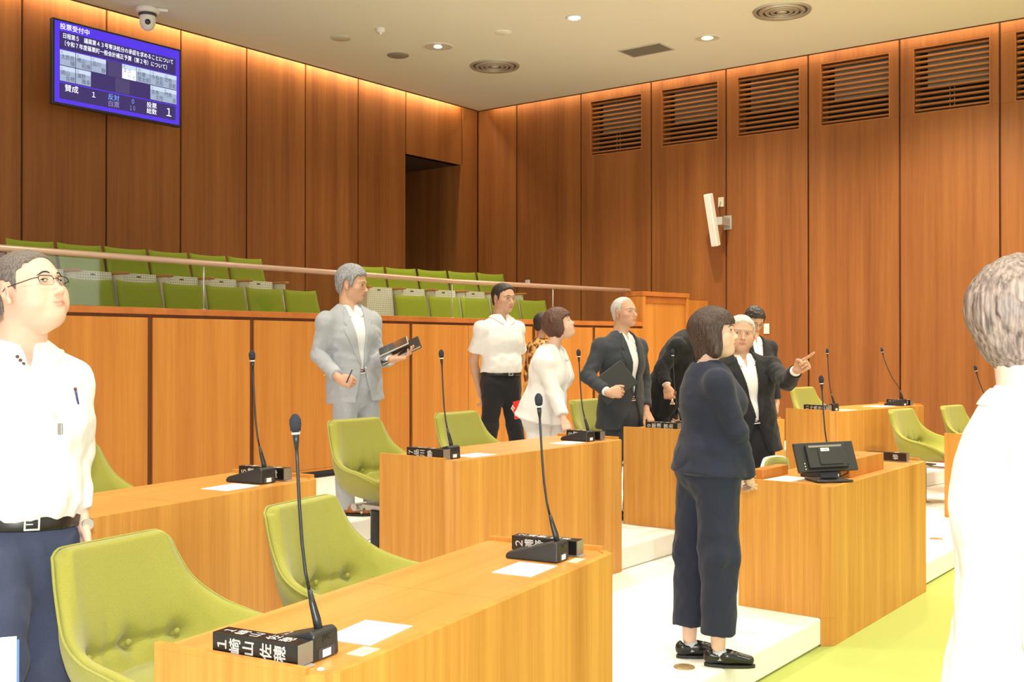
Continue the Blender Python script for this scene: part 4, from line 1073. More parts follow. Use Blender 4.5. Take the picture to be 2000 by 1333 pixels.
def npmesh(name, V, Q, mats, parent=None, color=None, mi=None, smooth=True):
    me = bpy.data.meshes.new(name); V = np.asarray(V, dtype=np.float32); Q = np.asarray(Q, dtype=np.int32)
    me.vertices.add(len(V)); me.vertices.foreach_set('co', V.ravel())
    me.loops.add(Q.size); me.loops.foreach_set('vertex_index', Q.ravel())
    me.polygons.add(len(Q)); me.polygons.foreach_set('loop_start', np.arange(0, Q.size, Q.shape[1], dtype=np.int32))
    me.polygons.foreach_set('loop_total', np.full(len(Q), Q.shape[1], dtype=np.int32))
    for m in mats: me.materials.append(m)
    if mi is not None: me.polygons.foreach_set('material_index', np.asarray(mi, dtype=np.int32))
    me.update(calc_edges=True); me.validate()
    me.polygons.foreach_set('use_smooth', [smooth]*len(me.polygons))
    if color is not None:
        ca = me.color_attributes.new('tint', 'FLOAT_COLOR', 'POINT'); c4 = np.ones((len(V), 4), dtype=np.float32); c4[:, :3] = color; ca.data.foreach_set('color', c4.ravel())
    o = bpy.data.objects.new(name, me); return link(o, parent)
class Patch:
    "collects meshes that end up in one object"
    def __init__(s): s.V = []; s.Q = []; s.C = []; s.n = 0
    def put(s, V, Q, C=None):
        s.V.append(V); s.Q.append(Q+s.n); s.n += len(V); s.C.append(np.ones((len(V), 3)) if C is None else C)
    def obj(s, name, mats, parent, color=False):
        return npmesh(name, np.concatenate(s.V), np.concatenate(s.Q), mats, parent, np.concatenate(s.C) if color else None)
# ------------------------------------------------------------------ figure materials
def skin_mat(name, col):
    m = bpy.data.materials.new(name); m.use_nodes = True; nt = m.node_tree; b = nt.nodes['Principled BSDF']
    at_ = nt.nodes.new('ShaderNodeAttribute'); at_.attribute_name = 'tint'
    mx = nt.nodes.new('ShaderNodeMix'); mx.data_type = 'RGBA'; mx.blend_type = 'MULTIPLY'; mx.inputs['Factor'].default_value = 1.0
    mx.inputs['A'].default_value = col; nt.links.new(at_.outputs['Color'], mx.inputs['B'])
    nz = nt.nodes.new('ShaderNodeTexNoise'); nz.inputs['Scale'].default_value = 60; nz.inputs['Detail'].default_value = 3
    tc = nt.nodes.new('ShaderNodeTexCoord'); nt.links.new(tc.outputs['Object'], nz.inputs[0])
    mp = nt.nodes.new('ShaderNodeMapRange'); mp.inputs[3].default_value = .92; mp.inputs[4].default_value = 1.06; nt.links.new(nz.outputs[0], mp.inputs[0])
    m2 = nt.nodes.new('ShaderNodeMix'); m2.data_type = 'RGBA'; m2.blend_type = 'MULTIPLY'; m2.inputs['Factor'].default_value = 1.0
    nt.links.new(mx.outputs['Result'], m2.inputs['A']); nt.links.new(mp.outputs[0], m2.inputs['B']); nt.links.new(m2.outputs['Result'], b.inputs['Base Color'])
    b.inputs['Roughness'].default_value = .5; b.inputs['Specular IOR Level'].default_value = .35
    b.inputs['Subsurface Weight'].default_value = 0.0
    return m
M_SKIN = skin_mat('skin_tan', (0.60, 0.35, 0.235, 1)); M_SKINF = skin_mat('skin_fair', (0.72, 0.48, 0.37, 1)); M_SKIND = skin_mat('skin_brown', (0.50, 0.27, 0.17, 1))
M_EYEW = mat('eye_white', (.70, .66, .62, 1), .3); M_IRIS = mat('iris_dark', (.02, .012, .008, 1), .2); M_LASH = mat('lash', (.03, .02, .018, 1), .7)
def hairmat(name, c1, c2, sc=150, lo=.33, hi=.67, rough=.5):
    return mix_mat(name, c1, c2, sc, (1.6, 1.6, .10), rough, lo, hi, spec=.4, bump=.9, detail=5)
H_BLACK = hairmat('black_hair', (.010, .008, .008, 1), (.045, .038, .036, 1)); H_GREY = hairmat('grey_hair', (.10, .105, .12, 1), (.42, .43, .46, 1)); H_WHITE = hairmat('white_hair', (.40, .39, .38, 1), (.72, .71, .69, 1))
H_BROWN = hairmat('brown_hair', (.045, .018, .012, 1), (.15, .07, .048, 1)); H_DBROWN = hairmat('dark_brown_hair', (.018, .010, .009, 1), (.10, .06, .05, 1)); H_SALT = hairmat('brown_grey_hair', (.075, .054, .048, 1), (.29, .225, .19, 1), 90)
H_SHORT = hairmat('cropped_hair', (.05, .04, .036, 1), (.24, .20, .18, 1), 260)
M_SHIRT = mix_mat('white_shirt_cloth', (.80, .80, .80, 1), (.84, .84, .84, 1), 8, rough=.85, spec=.2, bump=.25)
def suit(name, c, sc=320, bump=.35, k=1.25, stripe=None):
    return mix_mat(name, c, tuple(min(1, a*k) for a in c[:3])+(1,), sc, (1, 1, 1) if stripe is None else stripe, .85, .3, .7, spec=.15, bump=bump, sheen=.1)
M_SUITG = suit('light_grey_suit_cloth', (.36, .38, .42, 1)); M_SUITD = suit('charcoal_suit_cloth', (.042, .047, .056, 1)); M_SUITN = suit('navy_suit_cloth', (.022, .026, .046, 1)); M_SUITB = suit('black_suit_cloth', (.020, .020, .024, 1))
M_SUITK = suit('black_jacket_cloth', (.014, .014, .016, 1)); M_TRB = suit('black_trouser_cloth', (.020, .019, .021, 1)); M_TRBL = suit('slate_blue_trouser_cloth', (.060, .072, .125, 1)); M_WCL = suit('white_linen', (.78, .77, .77, 1), 12, .3, 1.05)
M_BELT = mat('belt_leather', (.012, .011, .010, 1), .35); M_BELTB = mat('brown_leather', (.16, .045, .022, 1), .4); M_SHOEB = mat('black_shoe_leather', (.012, .012, .012, 1), .25); M_SHOET = mat('tan_shoe_leather', (.38, .13, .035, 1), .35)
M_PATT = mix_mat('patterned_blouse', (.10, .035, .015, 1), (.75, .50, .18, 1), 26, (1, 1, .7), .8, .44, .56, c3=(.60, .26, .06, 1))
# ------------------------------------------------------------------ heads
def head_patch(o):
    """o: width, jaw, full (cheeks), nose, neck_dir (head space vector to the base of the neck), neck_r, h (voxel), age"""
    h = o.get('h', .0030); wd = o.get('width', 1.0); full = o.get('full', 0.0); jaw = o.get('jaw', 1.0); fem = o.get('fem', 0)
    nb = Vector(o['neck'])
    lo = [min(-.11, nb.x-.10), min(-.13, nb.y-.10), min(-.14, nb.z-.03)]; hi = [max(.11, nb.x+.10), .135, .135]
    v = Vol(lo, hi, h)
    v.add(ell((0, -.014, .032), (.077*wd, .097, .086)), .02)
    v.add(ell((0, .022, -.018), (.066*wd, .066, .088)), .03)
    v.add(ell((0, .012, -.062), (.056*wd*jaw+full*.008, .056, .044)), .03)
    v.add(ell((0, .060, -.094), (.024*jaw, .020, .018)), .025)
    if full:
        for s in (-1, 1): v.add(ell((s*.036*wd, .046, -.052), (.028+full*.006, .030, .032)), .03)
        v.add(ell((0, .030, -.100), (.040, .040, .022+.008*full)), .03)
    for s in (-1, 1):
        v.add(ell((s*.042*wd, .054, -.026), (.022, .022, .018)), .022)      # cheekbones
        v.add(rcone((s*.012, .0845, .020), (s*.045*wd, .066, .020), .0085, .007), .014)   # brow
        v.cut(ell((s*.032, .0985, -.001), (.019, .018, .0105)), .014)        # socket
        v.add(ell((s*.032, .0725, -.001), (.0150, .0125, .0100)), .004)      # lids
        v.cut(rcone((s*.016, .0985, -.040), (s*.040, .086, -.066), .003, .003), .010)   # cheek fold
    v.add(ell((0, .066, -.066), (.027, .024, .024)), .02)                    # muzzle
    ns = o.get('nose', 1.0)
    v.add(rcone((0, .080, .008), (0, .080+.020*ns, -.034), .0060, .0100), .010)
    v.add(ell((0, .082+.021*ns, -.038), (.0120, .0100, .0090)), .008)
    for s in (-1, 1):
        v.add(ell((s*.0125, .090, -.0415), (.0075, .0100, .0070)), .006)
        v.cut(ell((s*.0065, .097, -.0490), (.0034, .0050, .0030)), .003)
    my = .087; op = o.get('mouth_open', 0.0)
    for s in (-1, 1):
        v.add(rcone((s*.002, my+.0035, -.0645), (s*.021, my-.006, -.0685), .0046, .0028), .004)
        v.add(rcone((s*.002, my+.0025, -.0730-op), (s*.018, my-.006, -.0705), .0056, .0032), .004)
        v.cut(rcone((s*.001, my+.010, -.0688-op*.5), (s*.023, my+.001, -.0692-op*.3), .0018+op*.4, .0012), .003)
    v.cut(ell((0, my+.008, -.0835), (.016, .008, .004)), .008)
    for s in (-1, 1):                                                        # ears
        R_ = Matrix.Rotation(s*-.35, 3, 'Z') @ Matrix.Rotation(-.15, 3, 'X')
        R_ = np.array(R_)
        v.add(ell((s*.0790*wd, -.010, -.010), (.0080, .0185, .0310), R_), .006)
        v.cut(ell((s*.0880*wd, -.005, -.006), (.0075, .0105, .0170), R_), .004)
        v.add(ell((s*.0800*wd, -.002, -.036), (.0060, .0090, .0090), R_), .005)
    nr = o.get('neck_r', .056)
    v.add(rcone((0, -.030, -.045), nb, nr*.98, nr*1.10), .022)
    if not fem: v.add(ell((0, .012, -.118), (.010, .012, .014)), .02)
    if o.get('age'):
        w = waves(3, .02, 6, (.4, .4, 1.6))
        def ag(val, X, Y, Z): return val+o['age']*w(X, Y, Z)*np.exp(-((Z-.06)/.03)**2)*(Y > .03)
        v.everywhere(ag)
    V, Q = v.mesh()
    x, y, z = V[:, 0], V[:, 1], V[:, 2]
    C = np.ones((len(V), 3))
    def blend(mask, col):
        m = np.clip(mask, 0, 1)[:, None]; C[:] = C*(1-m)+np.array(col)*m
    g = lambda cx, cy, cz, rx, ry, rz: np.exp(-(((x-cx)/rx)**2+((y-cy)/ry)**2+((z-cz)/rz)**2))
    for s in (-1, 1): blend(.35*g(s*.045, .06, -.035, .022, .04, .020), (1.02, .78, .74)); blend(.5*g(s*.084, -.01, -.02, .02, .025, .03), (1.05, .78, .72)); blend(.30*g(s*.032, .08, -.012, .018, .03, .008), (.75, .62, .60))
    blend(.4*g(0, .10, -.038, .014, .015, .012), (1.03, .80, .74))
    lip = np.exp(-((np.abs(x)/.022)**4+((z+.0690+op*.5)/(.0085+op))**4))*(y > .070)
    blend(.75*lip, o.get('lip', (.86, .52, .50)))
    blend(.85*np.exp(-((np.abs(x)/.021)**4+((z+.0690+op*.4)/(.0017+op*.5))**2))*(y > .070), (.28, .12, .11))
    if o.get('stubble'): blend(o['stubble']*np.clip((-.045-z)/.03, 0, 1)*(y > -.0)*np.clip((y)/.03, 0, 1), (.80, .78, .78))
    if o.get('buzz') is not None:
        L = poly2(y, z, HAIRLINE['crop']); m = np.clip(-L/.010, 0, 1)*np.clip((.135-0)/1, 0, 1)
        blend(m*8*o['buzz'], o.get('buzz_col', (.22, .20, .20)))
    spots = o.get('spots')
    if spots:
        r = np.random.RandomState(2)
        for i in range(spots):
            a = r.rand()*.05-.005; blend(.55*g(.055+.02*r.rand(), .0+.06*r.rand(), -.05+.06*r.rand(), .0028, .006, .0028), (.55, .38, .33))
    return v, V, Q, C
HAIRLINE = {   # side profile (y, z) of the haired region
 'crop': [(.074, .076), (.058, .050), (.036, .040), (.032, .012), (.026, -.018), (.014, -.020), (.010, .018), (-.018, .030), (-.034, .010), (-.040, -.020), (-.060, -.072), (-.16, -.078), (-.18, .10), (-.05, .20), (.08, .17)],
 'recede': [(.050, .096), (.030, .055), (.022, .036), (.026, .010), (.020, -.018), (.010, -.020), (.006, .018), (-.018, .030), (-.034, .010), (-.040, -.020), (-.060, -.072), (-.16, -.078), (-.18, .10), (-.05, .20), (.04, .17)],
 'full': [(.088, .070), (.062, .046), (.044, .040), (.036, .012), (.030, -.024), (.012, -.026), (.006, .014), (-.018, .028), (-.034, .006), (-.040, -.030), (-.060, -.085), (-.16, -.095), (-.18, .10), (-.05, .22), (.12, .18)],
 'bob': [(.125, .040), (.085, .026), (.060, .030), (.046, .0), (.044, -.060), (.026, -.118), (-.02, -.145), (-.06, -.140), (-.16, -.110), (-.2, .10), (-.05, .22), (.14, .19)],
 'wave': [(.120, .036), (.082, .030), (.052, .018), (.040, -.020), (.030, -.060), (.0, -.085), (-.04, -.110), (-.16, -.105), (-.2, .10), (-.05, .22), (.14, .19)]}
def surf_y(v, x, z):
    i = int(round((x-v.lo[0])/v.h)); k = int(round((z-v.lo[2])/v.h)); col = v.v[i, :, k]; js = np.where(col < 0)[0]
    if len(js) == 0: return .08
    j = js[-1]; 
    if j+1 >= len(col): return v.lo[1]+j*v.h
    t = col[j]/(col[j]-col[j+1]); return v.lo[1]+(j+t)*v.h
def hair_mesh(style, th, wd=1.0, amp=.0035, seed=1, lam=.03, h=.0036, top=0.0, side=0.0, curl=False, part=0.0):
    v = Vol((-.125, -.155, -.165), (.125, .145, .155), h)
    v.add(ell((0, -.014, .032), (.077*wd+th, .097+th, .086+th+top)), .02)
    v.add(ell((0, .018, .020), (.068*wd+th, .070+th, .075+th)), .02)
    if style in ('bob', 'wave'):
        b = -.115 if style == 'bob' else -.080
        for s in (-1, 1):
            v.add(rcone((s*(.052+side), -.012, .02), (s*(.055+side), .004, b+.02), .040+th*.5, .028+th*.4), .03)
            v.add(rcone((s*(.040+side), .030, .01), (s*(.052+side), .028, b+.03), .030+th*.4, .014), .02)
        v.add(rcone((0, -.055, .02), (0, -.058, b+.01), .068+th*.4, .052), .03)
    else:
        v.add(ell((0, -.040, -.030), (.060*wd+th, .058+th*.7, .052+th*.5)), .02)
    if curl: wv = waves(seed, lam, 9)
    else: wv = waves(seed, lam, 9, (1, 1, .12))
    w2 = waves(seed+5, lam*.45, 9, (1, 1, .10) if not curl else (1, 1, 1))
    line = HAIRLINE[style]
    jit = waves(seed+9, .018, 6)
    def f(val, X, Y, Z):
        val = val+amp*wv(X, Y, Z)+amp*.6*w2(X, Y, Z)
        L = poly2(Y+.0*X, Z+part*np.abs(X)*0+.004*jit(X, Y, Z)*1.0, line)
        if style in ('crop', 'recede', 'full'):
            # temples: recede with |x| so the front edge curves round the brow
            if style != 'recede': L = np.maximum(L, np.where(Y > .050, .050+.35*np.clip(np.abs(X)-.03, 0, 1)-Z, -1))
        face = ell((0, .078, -.045), (.060, .045, .070))[0](X, Y, Z)       # keep the face itself clear
        if style in ('bob', 'wave'): L = np.maximum(L, -ell((0, .090, -.050), (.056, .062, .088))[0](X, Y, Z))
        k = .010; hh = np.clip(.5-.5*(val-L)/k, 0, 1); return L*hh+val*(1-hh)+k*hh*(1-hh)
    v.everywhere(f)
    return v.mesh()
def make_head(root, org, o, skin, hair=None, body=None):
    """o: center (world), yaw (deg heading), pitch, roll, scale, neck_base (world)"""
    yaw, pit, rol = math.radians(o['yaw']), math.radians(o.get('pitch', 0)), math.radians(o.get('roll', 0))
    R = Matrix.Rotation(yaw-PI/2, 3, 'Z') @ Matrix.Rotation(pit, 3, 'X') @ Matrix.Rotation(rol, 3, 'Y')
    sc = o.get('scale', 1.0); c = Vector(o['center'])-org
    nb = R.transposed() @ ((Vector(o['neck_base'])-Vector(o['center']))/sc)
    o['neck'] = nb
    v, V, Q, C = head_patch(o)
    Rn = np.array(R)*sc; cn = np.array(c)
    X = lambda A: A @ Rn.T+cn
    body.put(X(V), Q, C)
    M4 = Matrix.Translation(c) @ (R*sc).to_4x4() if False else Matrix.Translation(c) @ R.to_4x4() @ Matrix.Scale(sc, 4)
    if hair:
        st, th, mt, kw = hair
        hv, hq = hair_mesh(st, th, o.get('width', 1.0), **kw)
        npmesh('hair', X(hv), hq, [mt], root)
    if not o.get('noface'):
        gz = o.get('gaze', (0, 0))
        for s in (-1, 1):
            bm = bmesh.new(); ex, ez = s*.032, -.0015; ey = surf_y(v, ex, ez)
            cl = o.get('closed'); rz = math.radians(s*-16)
            T = Matrix.Translation((ex, ey, ez)) @ Matrix.Rotation(rz, 4, 'Z') @ Matrix.Rotation(s*math.radians(o.get('slant', 4)), 4, 'Y')
            if not cl:
                hh = o.get('eye_h', .0043)
                m = Matrix.Translation((0, -.0025, 0)) @ Matrix.Diagonal((.0132, .0045, hh, 1)); prof = [(math.sin(PI*i/8), -math.cos(PI*i/8)) for i in range(9)]; prof[0] = (0, -1); prof[-1] = (0, 1)
                lathe(bm, prof, 16, T @ m, 0)
                m = Matrix.Translation((gz[0]*.005, -.0012, gz[1]*.0015+.0004)) @ Matrix.Diagonal((.0054, .0042, min(hh*.98, .0050), 1)); lathe(bm, prof, 14, T @ m, 1)
            up = .0048 if not cl else -.001
            pts = [T @ Vector((a*.0145, .0012-abs(a)**2*.0030, up*(1-a*a)-.0004*a*s-(.0 if not cl else .002*(1-a*a)))) for a in (-1, -.6, -.2, .2, .6, 1)]
            tube(bm, pts, [.0006, .0011, .0013, .0013, .0011, .0007], 6, True, 2)
            if not cl:   # fold of the lid
                pts = [T @ Vector((a*.0145, .0010-abs(a)**2*.0030, -.0048*(1-a*a))) for a in (-1, -.5, 0, .5, 1)]
                tube(bm, pts, [.0003, .0005, .0005, .0005, .0003], 5, True, 2)
            for q in bm.verts: q.co = M4 @ q.co
            mobj('eye', bm, None, root, True, mats=[M_EYEW, M_IRIS, M_LASH])
            bm = bmesh.new(); pts = []
            for a in np.linspace(0, 1, 6):
                bx = s*(.014+.033*a); bz = .0185+.0055*math.sin(PI*min(a*1.15, 1))-.004*a*a+o.get('brow_up', 0); pts.append(Vector((bx, surf_y(v, bx, bz)+.0002, bz)))
            tube(bm, pts, [.0018, .0026, .0028, .0026, .0020, .0008], 6)
            for q in bm.verts: q.co = M4 @ q.co
            mobj('eyebrow', bm, o.get('brow_mat', M_LASH), root, True)
    if o.get('glasses'):
        bm = bmesh.new(); mt_ = mat('glasses_metal', (.05, .035, .03, 1), .3, metal=.7)
        for s in (-1, 1):
            pts = []
            for a in range(17):
                t = a/16*2*PI; cx_, cz_ = s*.033+.0235*math.cos(t)*1.0, -.004+.0145*math.sin(t)
                cx_ = s*.033+.0235*max(-1, min(1, math.cos(t)*1.18)); cz_ = -.004+.0140*max(-1, min(1, math.sin(t)*1.25))
                pts.append((cx_, .098-.30*(abs(cx_)-.01)**1*.6, cz_))
            if o['glasses'] == 'half': tube(bm, pts[0:9], .0013, 6); tube(bm, pts[8:], .0005, 5)
            else: tube(bm, pts, .0011, 6)
            tube(bm, [(s*.0565, .0895, .004), (s*.070, .080, .003), (s*.0815*o.get('width', 1), .0, .004), (s*.082*o.get('width', 1), -.015, -.004)], .0014, 6)
        tube(bm, [(-.0095, .098, -.001), (0, .102, .001), (.0095, .098, -.001)], .0012, 6)
        for q in bm.verts: q.co = M4 @ q.co
        mobj('glasses', bm, mt_, root, True)
        bm = bmesh.new()
        for s in (-1, 1):
            vs = [bm.verts.new(M4 @ Vector((s*.033+.021*a, .0975-.18*(abs(s*.033+.021*a)-.01), -.004+.012*b))) for a, b in ((-1, -.8), (-.6, -1), (.6, -1), (1, -.8), (1, .8), (.6, 1), (-.6, 1), (-1, .8))]
            bm.faces.new(vs)
        mobj('lens', bm, M_GLASS, root)
# ------------------------------------------------------------------ hands (thumb towards +x, fingers +y; the left hand curls to -z)
FL = [(.043, .026, .020), (.047, .030, .021), (.043, .028, .021), (.034, .021, .018)]
POSE = {'relax': [(.30, .45, .30), (.38, .50, .32), (.45, .55, .35), (.52, .60, .38)], 'grip': [(.95, 1.0, .6), (1.0, 1.05, .6), (1.05, 1.1, .65), (1.1, 1.1, .7)],
        'fist': [(1.35, 1.6, 1.0), (1.4, 1.65, 1.0), (1.4, 1.65, 1.0), (1.45, 1.6, 1.0)], 'point': [(.06, .08, .05), (1.35, 1.6, 1.0), (1.4, 1.65, 1.0), (1.45, 1.6, 1.0)],
        'clasp': [(.75, .7, .4), (.8, .75, .4), (.85, .8, .45), (.9, .8, .5)], 'flat': [(.12, .15, .1), (.10, .15, .1), (.12, .16, .1), (.16, .2, .1)]}
def hand_patch(body, org, wrist, fdir, tdir, side, pose='relax', scale=1.0, elbow=None, arm_len=.09, wr=.026, er=.034, h=.0027, thumb=None, col=None):
    F = Vector(fdir).normalized(); T = Vector(tdir); T = (T-F*T.dot(F)).normalized(); Zl = T.cross(F)
    R = Matrix((T, F, Zl)).transposed()
    W = Vector(wrist)
    e_loc = None
    if elbow is not None:
        e = (Vector(elbow)-W); L = min(arm_len, e.length); e_loc = R.transposed() @ (e.normalized()*L/scale)
    if side == 'R' and e_loc is not None: e_loc.z = -e_loc.z
    segs = []; xs = (.029, .0098, -.0098, -.0285)
    v = Vol((-.065, -.03, -.115), (.090, .205, .045), h) if e_loc is None else Vol((min(-.065, e_loc.x-.05), min(-.03, e_loc.y-.05), min(-.115, e_loc.z-.05)), (max(.09, e_loc.x+.05), .205, max(.045, e_loc.z+.05)), h)
    v.add(ecap((0, -.005, 0), (0, .030, 0), (.027, .0185), (.036, .0165), (1, 0, 0)), .01)
    v.add(ecap((.002, .030, -.001), (0, .086, 0), (.037, .0160), (.042, .0125), (1, 0, 0)), .012)
    v.add(ell((.026, .036, -.010), (.016, .027, .015)), .012); v.add(ell((-.026, .035, -.009), (.012, .030, .012)), .012)
    if e_loc is not None:
        fr = math.hypot(*e_loc.xy, e_loc.z); v.add(rcone((0, .0, 0), e_loc, wr, wr+(er-wr)*min(1, arm_len/.25)), .014)
    tips = []
    for i in range(4):
        p = Vector((xs[i], .086-.006*abs(i-1.2), 0)); a = 0; c = POSE[pose][i] if isinstance(pose, str) else pose[i]
        r = (.0094, .0098, .0093, .0082)[i]; sp = xs[i]*1.6*(1 if c[0] < .6 else .2)
        v.add(rcone((xs[i]*.8, .050, .001), p, .010, r*1.08), .006)
        for j in range(3):
            a += c[j]; d = Vector((math.sin(sp)*math.cos(a), math.cos(a)*math.cos(sp), -math.sin(a))); q = p+d*FL[i][j]
            v.add(rcone(p, q, r*(1-.07*j), r*(1-.07*(j+1))), .0022 if j else .004)
            if j < 2: v.add(ell(q, (r*1.0,)*3), .002)
            p = q
        tips.append(p)
    th = thumb or ((.047, .058, -.016), (.062, .086, -.024), (.068, .110, -.030))
    if thumb is None and pose in ('fist', 'grip', 'point'): th = ((.044, .052, -.028), (.034, .074, -.046), (.014, .080, -.052))
    if thumb is None and pose == 'clasp': th = ((.046, .055, -.024), (.050, .082, -.040), (.044, .104, -.050))
    v.add(rcone((.020, .018, -.006), th[0], .0150, .0125), .010); v.add(rcone(th[0], th[1], .0115, .0105), .004); v.add(rcone(th[1], th[2], .0108, .0088), .003)
    V, Q = v.mesh()
    C = np.ones((len(V), 3)); tp = np.array([list(t) for t in tips])
    d = np.min(np.linalg.norm(V[:, None, :]-tp[None], axis=2), 1); m = .35*np.exp(-(d/.014)**2)[:, None]; C = C*(1-m)+np.array((1.05, .78, .72))*m
    kn = .25*np.exp(-((V[:, 1]-.088)/.010)**2)*(V[:, 2] > .004); C = C*(1-kn[:, None])+np.array((1.02, .80, .74))*kn[:, None]
    if side == 'R': V[:, 2] *= -1; Q = Q[:, ::-1]
    V = (V*scale) @ np.array(R).T+np.array(W-org)
    body.put(V, Q, C)
# ------------------------------------------------------------------ clothed figures
def UF(th):
    th = math.radians(th); return Vector((math.cos(th), math.sin(th), 0)), Vector((math.sin(th), -math.cos(th), 0))   # forward, own right
def figure(name, s):
    """s: floor, foot (x,y), H, torso heading, pel, neck, chest_off, arms {R:(sh,el,wr), L:...}, legs {R:(hip,knee,ank), L:...}, girth, fem, garments ..."""
    org = Vector((s['root'][0], s['root'][1], s['floor'])); root = empty('person', org, 0, s['label'], 'person')
    k = s.get('H', 1.70)/1.70; g = s.get('girth', 1.0)*k; fem = s.get('fem', 0)
    f, r = UF(s['heading']); P = Vector(s['pel'])-org; N = Vector(s['neck'])-org; ax = (N-P); up = ax.normalized()
    f = (f-up*f.dot(up)).normalized(); r = f.cross(up).normalized()
    bow = Vector(s.get('bow', (0, 0, 0)))
    def sp(t): return P+ax*t+bow*math.sin(PI*t)+f*(.012*math.sin(PI*t))
    if fem: prof = [(-.16, .165, .115), (-.02, .168, .120), (.16, .150, .108), (.34, .122, .092), (.66, .140, .104), (.86, .130, .085), (.97, .075, .062)]
    else: prof = [(-.16, .160, .112), (-.02, .166, .122), (.16, .160, .116), (.34, .153, .112), (.66, .172, .122), (.86, .160, .100), (.97, .085, .070)]
    belly = s.get('belly', 0)
    A = {a: [Vector(q)-org for q in s['arms'][a]] for a in s['arms']}
    Lg = {a: [Vector(q)-org for q in s['legs'][a]] for a in s['legs']}
    def torso(v, o, t0=-1.0, t1=2.0, cut0=False):
        pr = [q for q in prof]
        for a, b in zip(pr, pr[1:]):
            if b[0] < t0 or a[0] > t1: continue
            ta, tb = a[0], b[0]; wa, wb = (a[1]*g+o, a[2]*g+o), (b[1]*g+o, b[2]*g+o)
            if ta < t0:
                q = (t0-ta)/(tb-ta); wa = tuple(x+(y-x)*q for x, y in zip(wa, wb)); ta = t0
            v.add(ecap(sp(ta), sp(tb), wa, wb, r, cut0 and abs(ta-t0) < 1e-6), .035)
        if belly and t0 < .3: v.add(ell(sp(.24)+f*(.045+belly*.5), ((.125)*g+o, (.085+belly)*g+o, .13), np.array([list(r), list(f), list(up)]).T), .05)
        if fem:
            for q in (-1, 1): v.add(ell(sp(.64)+f*.075*g+r*q*.060*g, (.055*g+o, .050*g+o, .055*g+o)), .04)
        else: v.add(ell(sp(.66)+f*.055*g, (.12*g+o, .065*g+o, .10), np.array([list(r), list(f), list(up)]).T), .05)
        if t0 < .05: v.add(ell(sp(-.04)-f*.040*g, (.130*g+o, .075*g+o, .10), np.array([list(r), list(f), list(up)]).T), .05)
        for a in A:                                                           # trapezius and shoulder
            v.add(rcone(N-up*.034*k-f*.014, A[a][0]-up*.004, .034*g+o*.7, .044*g+o), .03)
            v.add(rcone(sp(.72)+(A[a][0]-sp(.88))*.50, A[a][0]-up*.02, .050*g+o, .044*g+o), .035)
    def box_of(pts, m):
        a = np.array([list(p) for p in pts]); return a.min(0)-m, a.max(0)+m
    hN = sp(1.0)
    # ---------------- body: head, neck, hands, hidden trunk in one mesh
    body = Patch(); o = s['head']; o.setdefault('neck_base', Vector(s['neck'])+Vector((0, 0, .02)))
    make_head(root, org, o, None, s.get('hair'), body)
    v = Vol(*box_of([P, N]+[q for a in A for q in A[a][:1]], .22), .016)
    for a, b in zip(prof, prof[1:]): v.add(ecap(sp(a[0]), sp(b[0]), (a[1]*g*.9, a[2]*g*.9), (b[1]*g*.9, b[2]*g*.9), r), .03)
    v.add(rcone(sp(.86), hN+up*.02, .075*g, .050*g), .03)
    for a in A: v.add(rcone(sp(.88), A[a][0], .05*g, .045*g), .03)
    V, Q = v.mesh(); body.put(V, Q)
    for a in A:
        sh, el, wr = A[a]
        v = Vol(*box_of([sh, el, wr], .07), .009)
        q_ = 1.0 if s['shirt'].get('sleeve') == 'short' else .74
        v.add(rcone(sh, el, .045*g*q_, .037*g*q_), .02); v.add(rcone(el, el+(wr-el)*.35, .037*g*q_, .038*g*q_), .02); v.add(rcone(el+(wr-el)*.35, wr, .038*g*q_, .0245*k), .02)
        V, Q = v.mesh(); body.put(V, Q)
        hp = s['hands'].get(a)
        if hp: hand_patch(body, org, Vector(s['arms'][a][2]), hp[0], hp[1], a, hp[2], k*(.93 if fem else 1.0), elbow=s['arms'][a][1], wr=.0245, er=.038, **(hp[3] if len(hp) > 3 else {}))
    for a in Lg:
        hp_, kn, an = Lg[a]
        v = Vol(*box_of([hp_, kn, an], .12), .014)
        v.add(rcone(hp_, kn, .075*g, .052*g), .02); v.add(rcone(kn, an, .052*g, .034*k), .02)
        V, Q = v.mesh(); body.put(V, Q)
    body.obj('body', [s['skin']], root, True)
    # ---------------- trousers
    tr = s['trousers']; v = Vol(*box_of([P+ax*.2]+[q for a in Lg for q in Lg[a]], .19), s.get('cloth_h', .010))
    o_ = .010; rw = tr.get('wide', 0)
    top = s.get('waist_t', .20)
    for a, b in zip(prof, prof[1:]):
        if a[0] >= top: continue
        tb = min(b[0], top); q = (tb-a[0])/(b[0]-a[0]); wb = (a[1]+(b[1]-a[1])*q, a[2]+(b[2]-a[2])*q)
        v.add(ecap(sp(a[0]), sp(tb), (a[1]*g+o_, a[2]*g+o_), (wb[0]*g+o_, wb[1]*g+o_), r, False, tb == top), .03)
    v.add(ell(sp(-.05)-f*.038*g, (.10*g+o_, .082*g+o_, .10)), .05)
    for a in Lg:
        hp_, kn, an = Lg[a]; hem = tr.get('hem', .07); an2 = an.copy(); ax2 = (an-kn).normalized()
        t_ = (hem-kn.z)/(an.z-kn.z) if abs(an.z-kn.z) > .05 else 1; an2 = kn+(an-kn)*t_
        v.add(rcone(hp_+Vector((0, 0, .02)), kn, .094*g+rw*.2, .068*g+rw*.6), .03); v.add(rcone(kn, an2, .068*g+rw*.6, tr.get('hem_r', .062)*k+rw, False, True), .02)
    wv = waves(s.get('seed', 1)+11, .13, 8, (1.0, 1.0, .7)); w2 = waves(s.get('seed', 1)+12, .05, 7, (1, 1, .25))
    kn_z = [Lg[a][1].z for a in Lg]; fT = folds(s.get('seed', 1)+13, .16, (1, 1, .8))
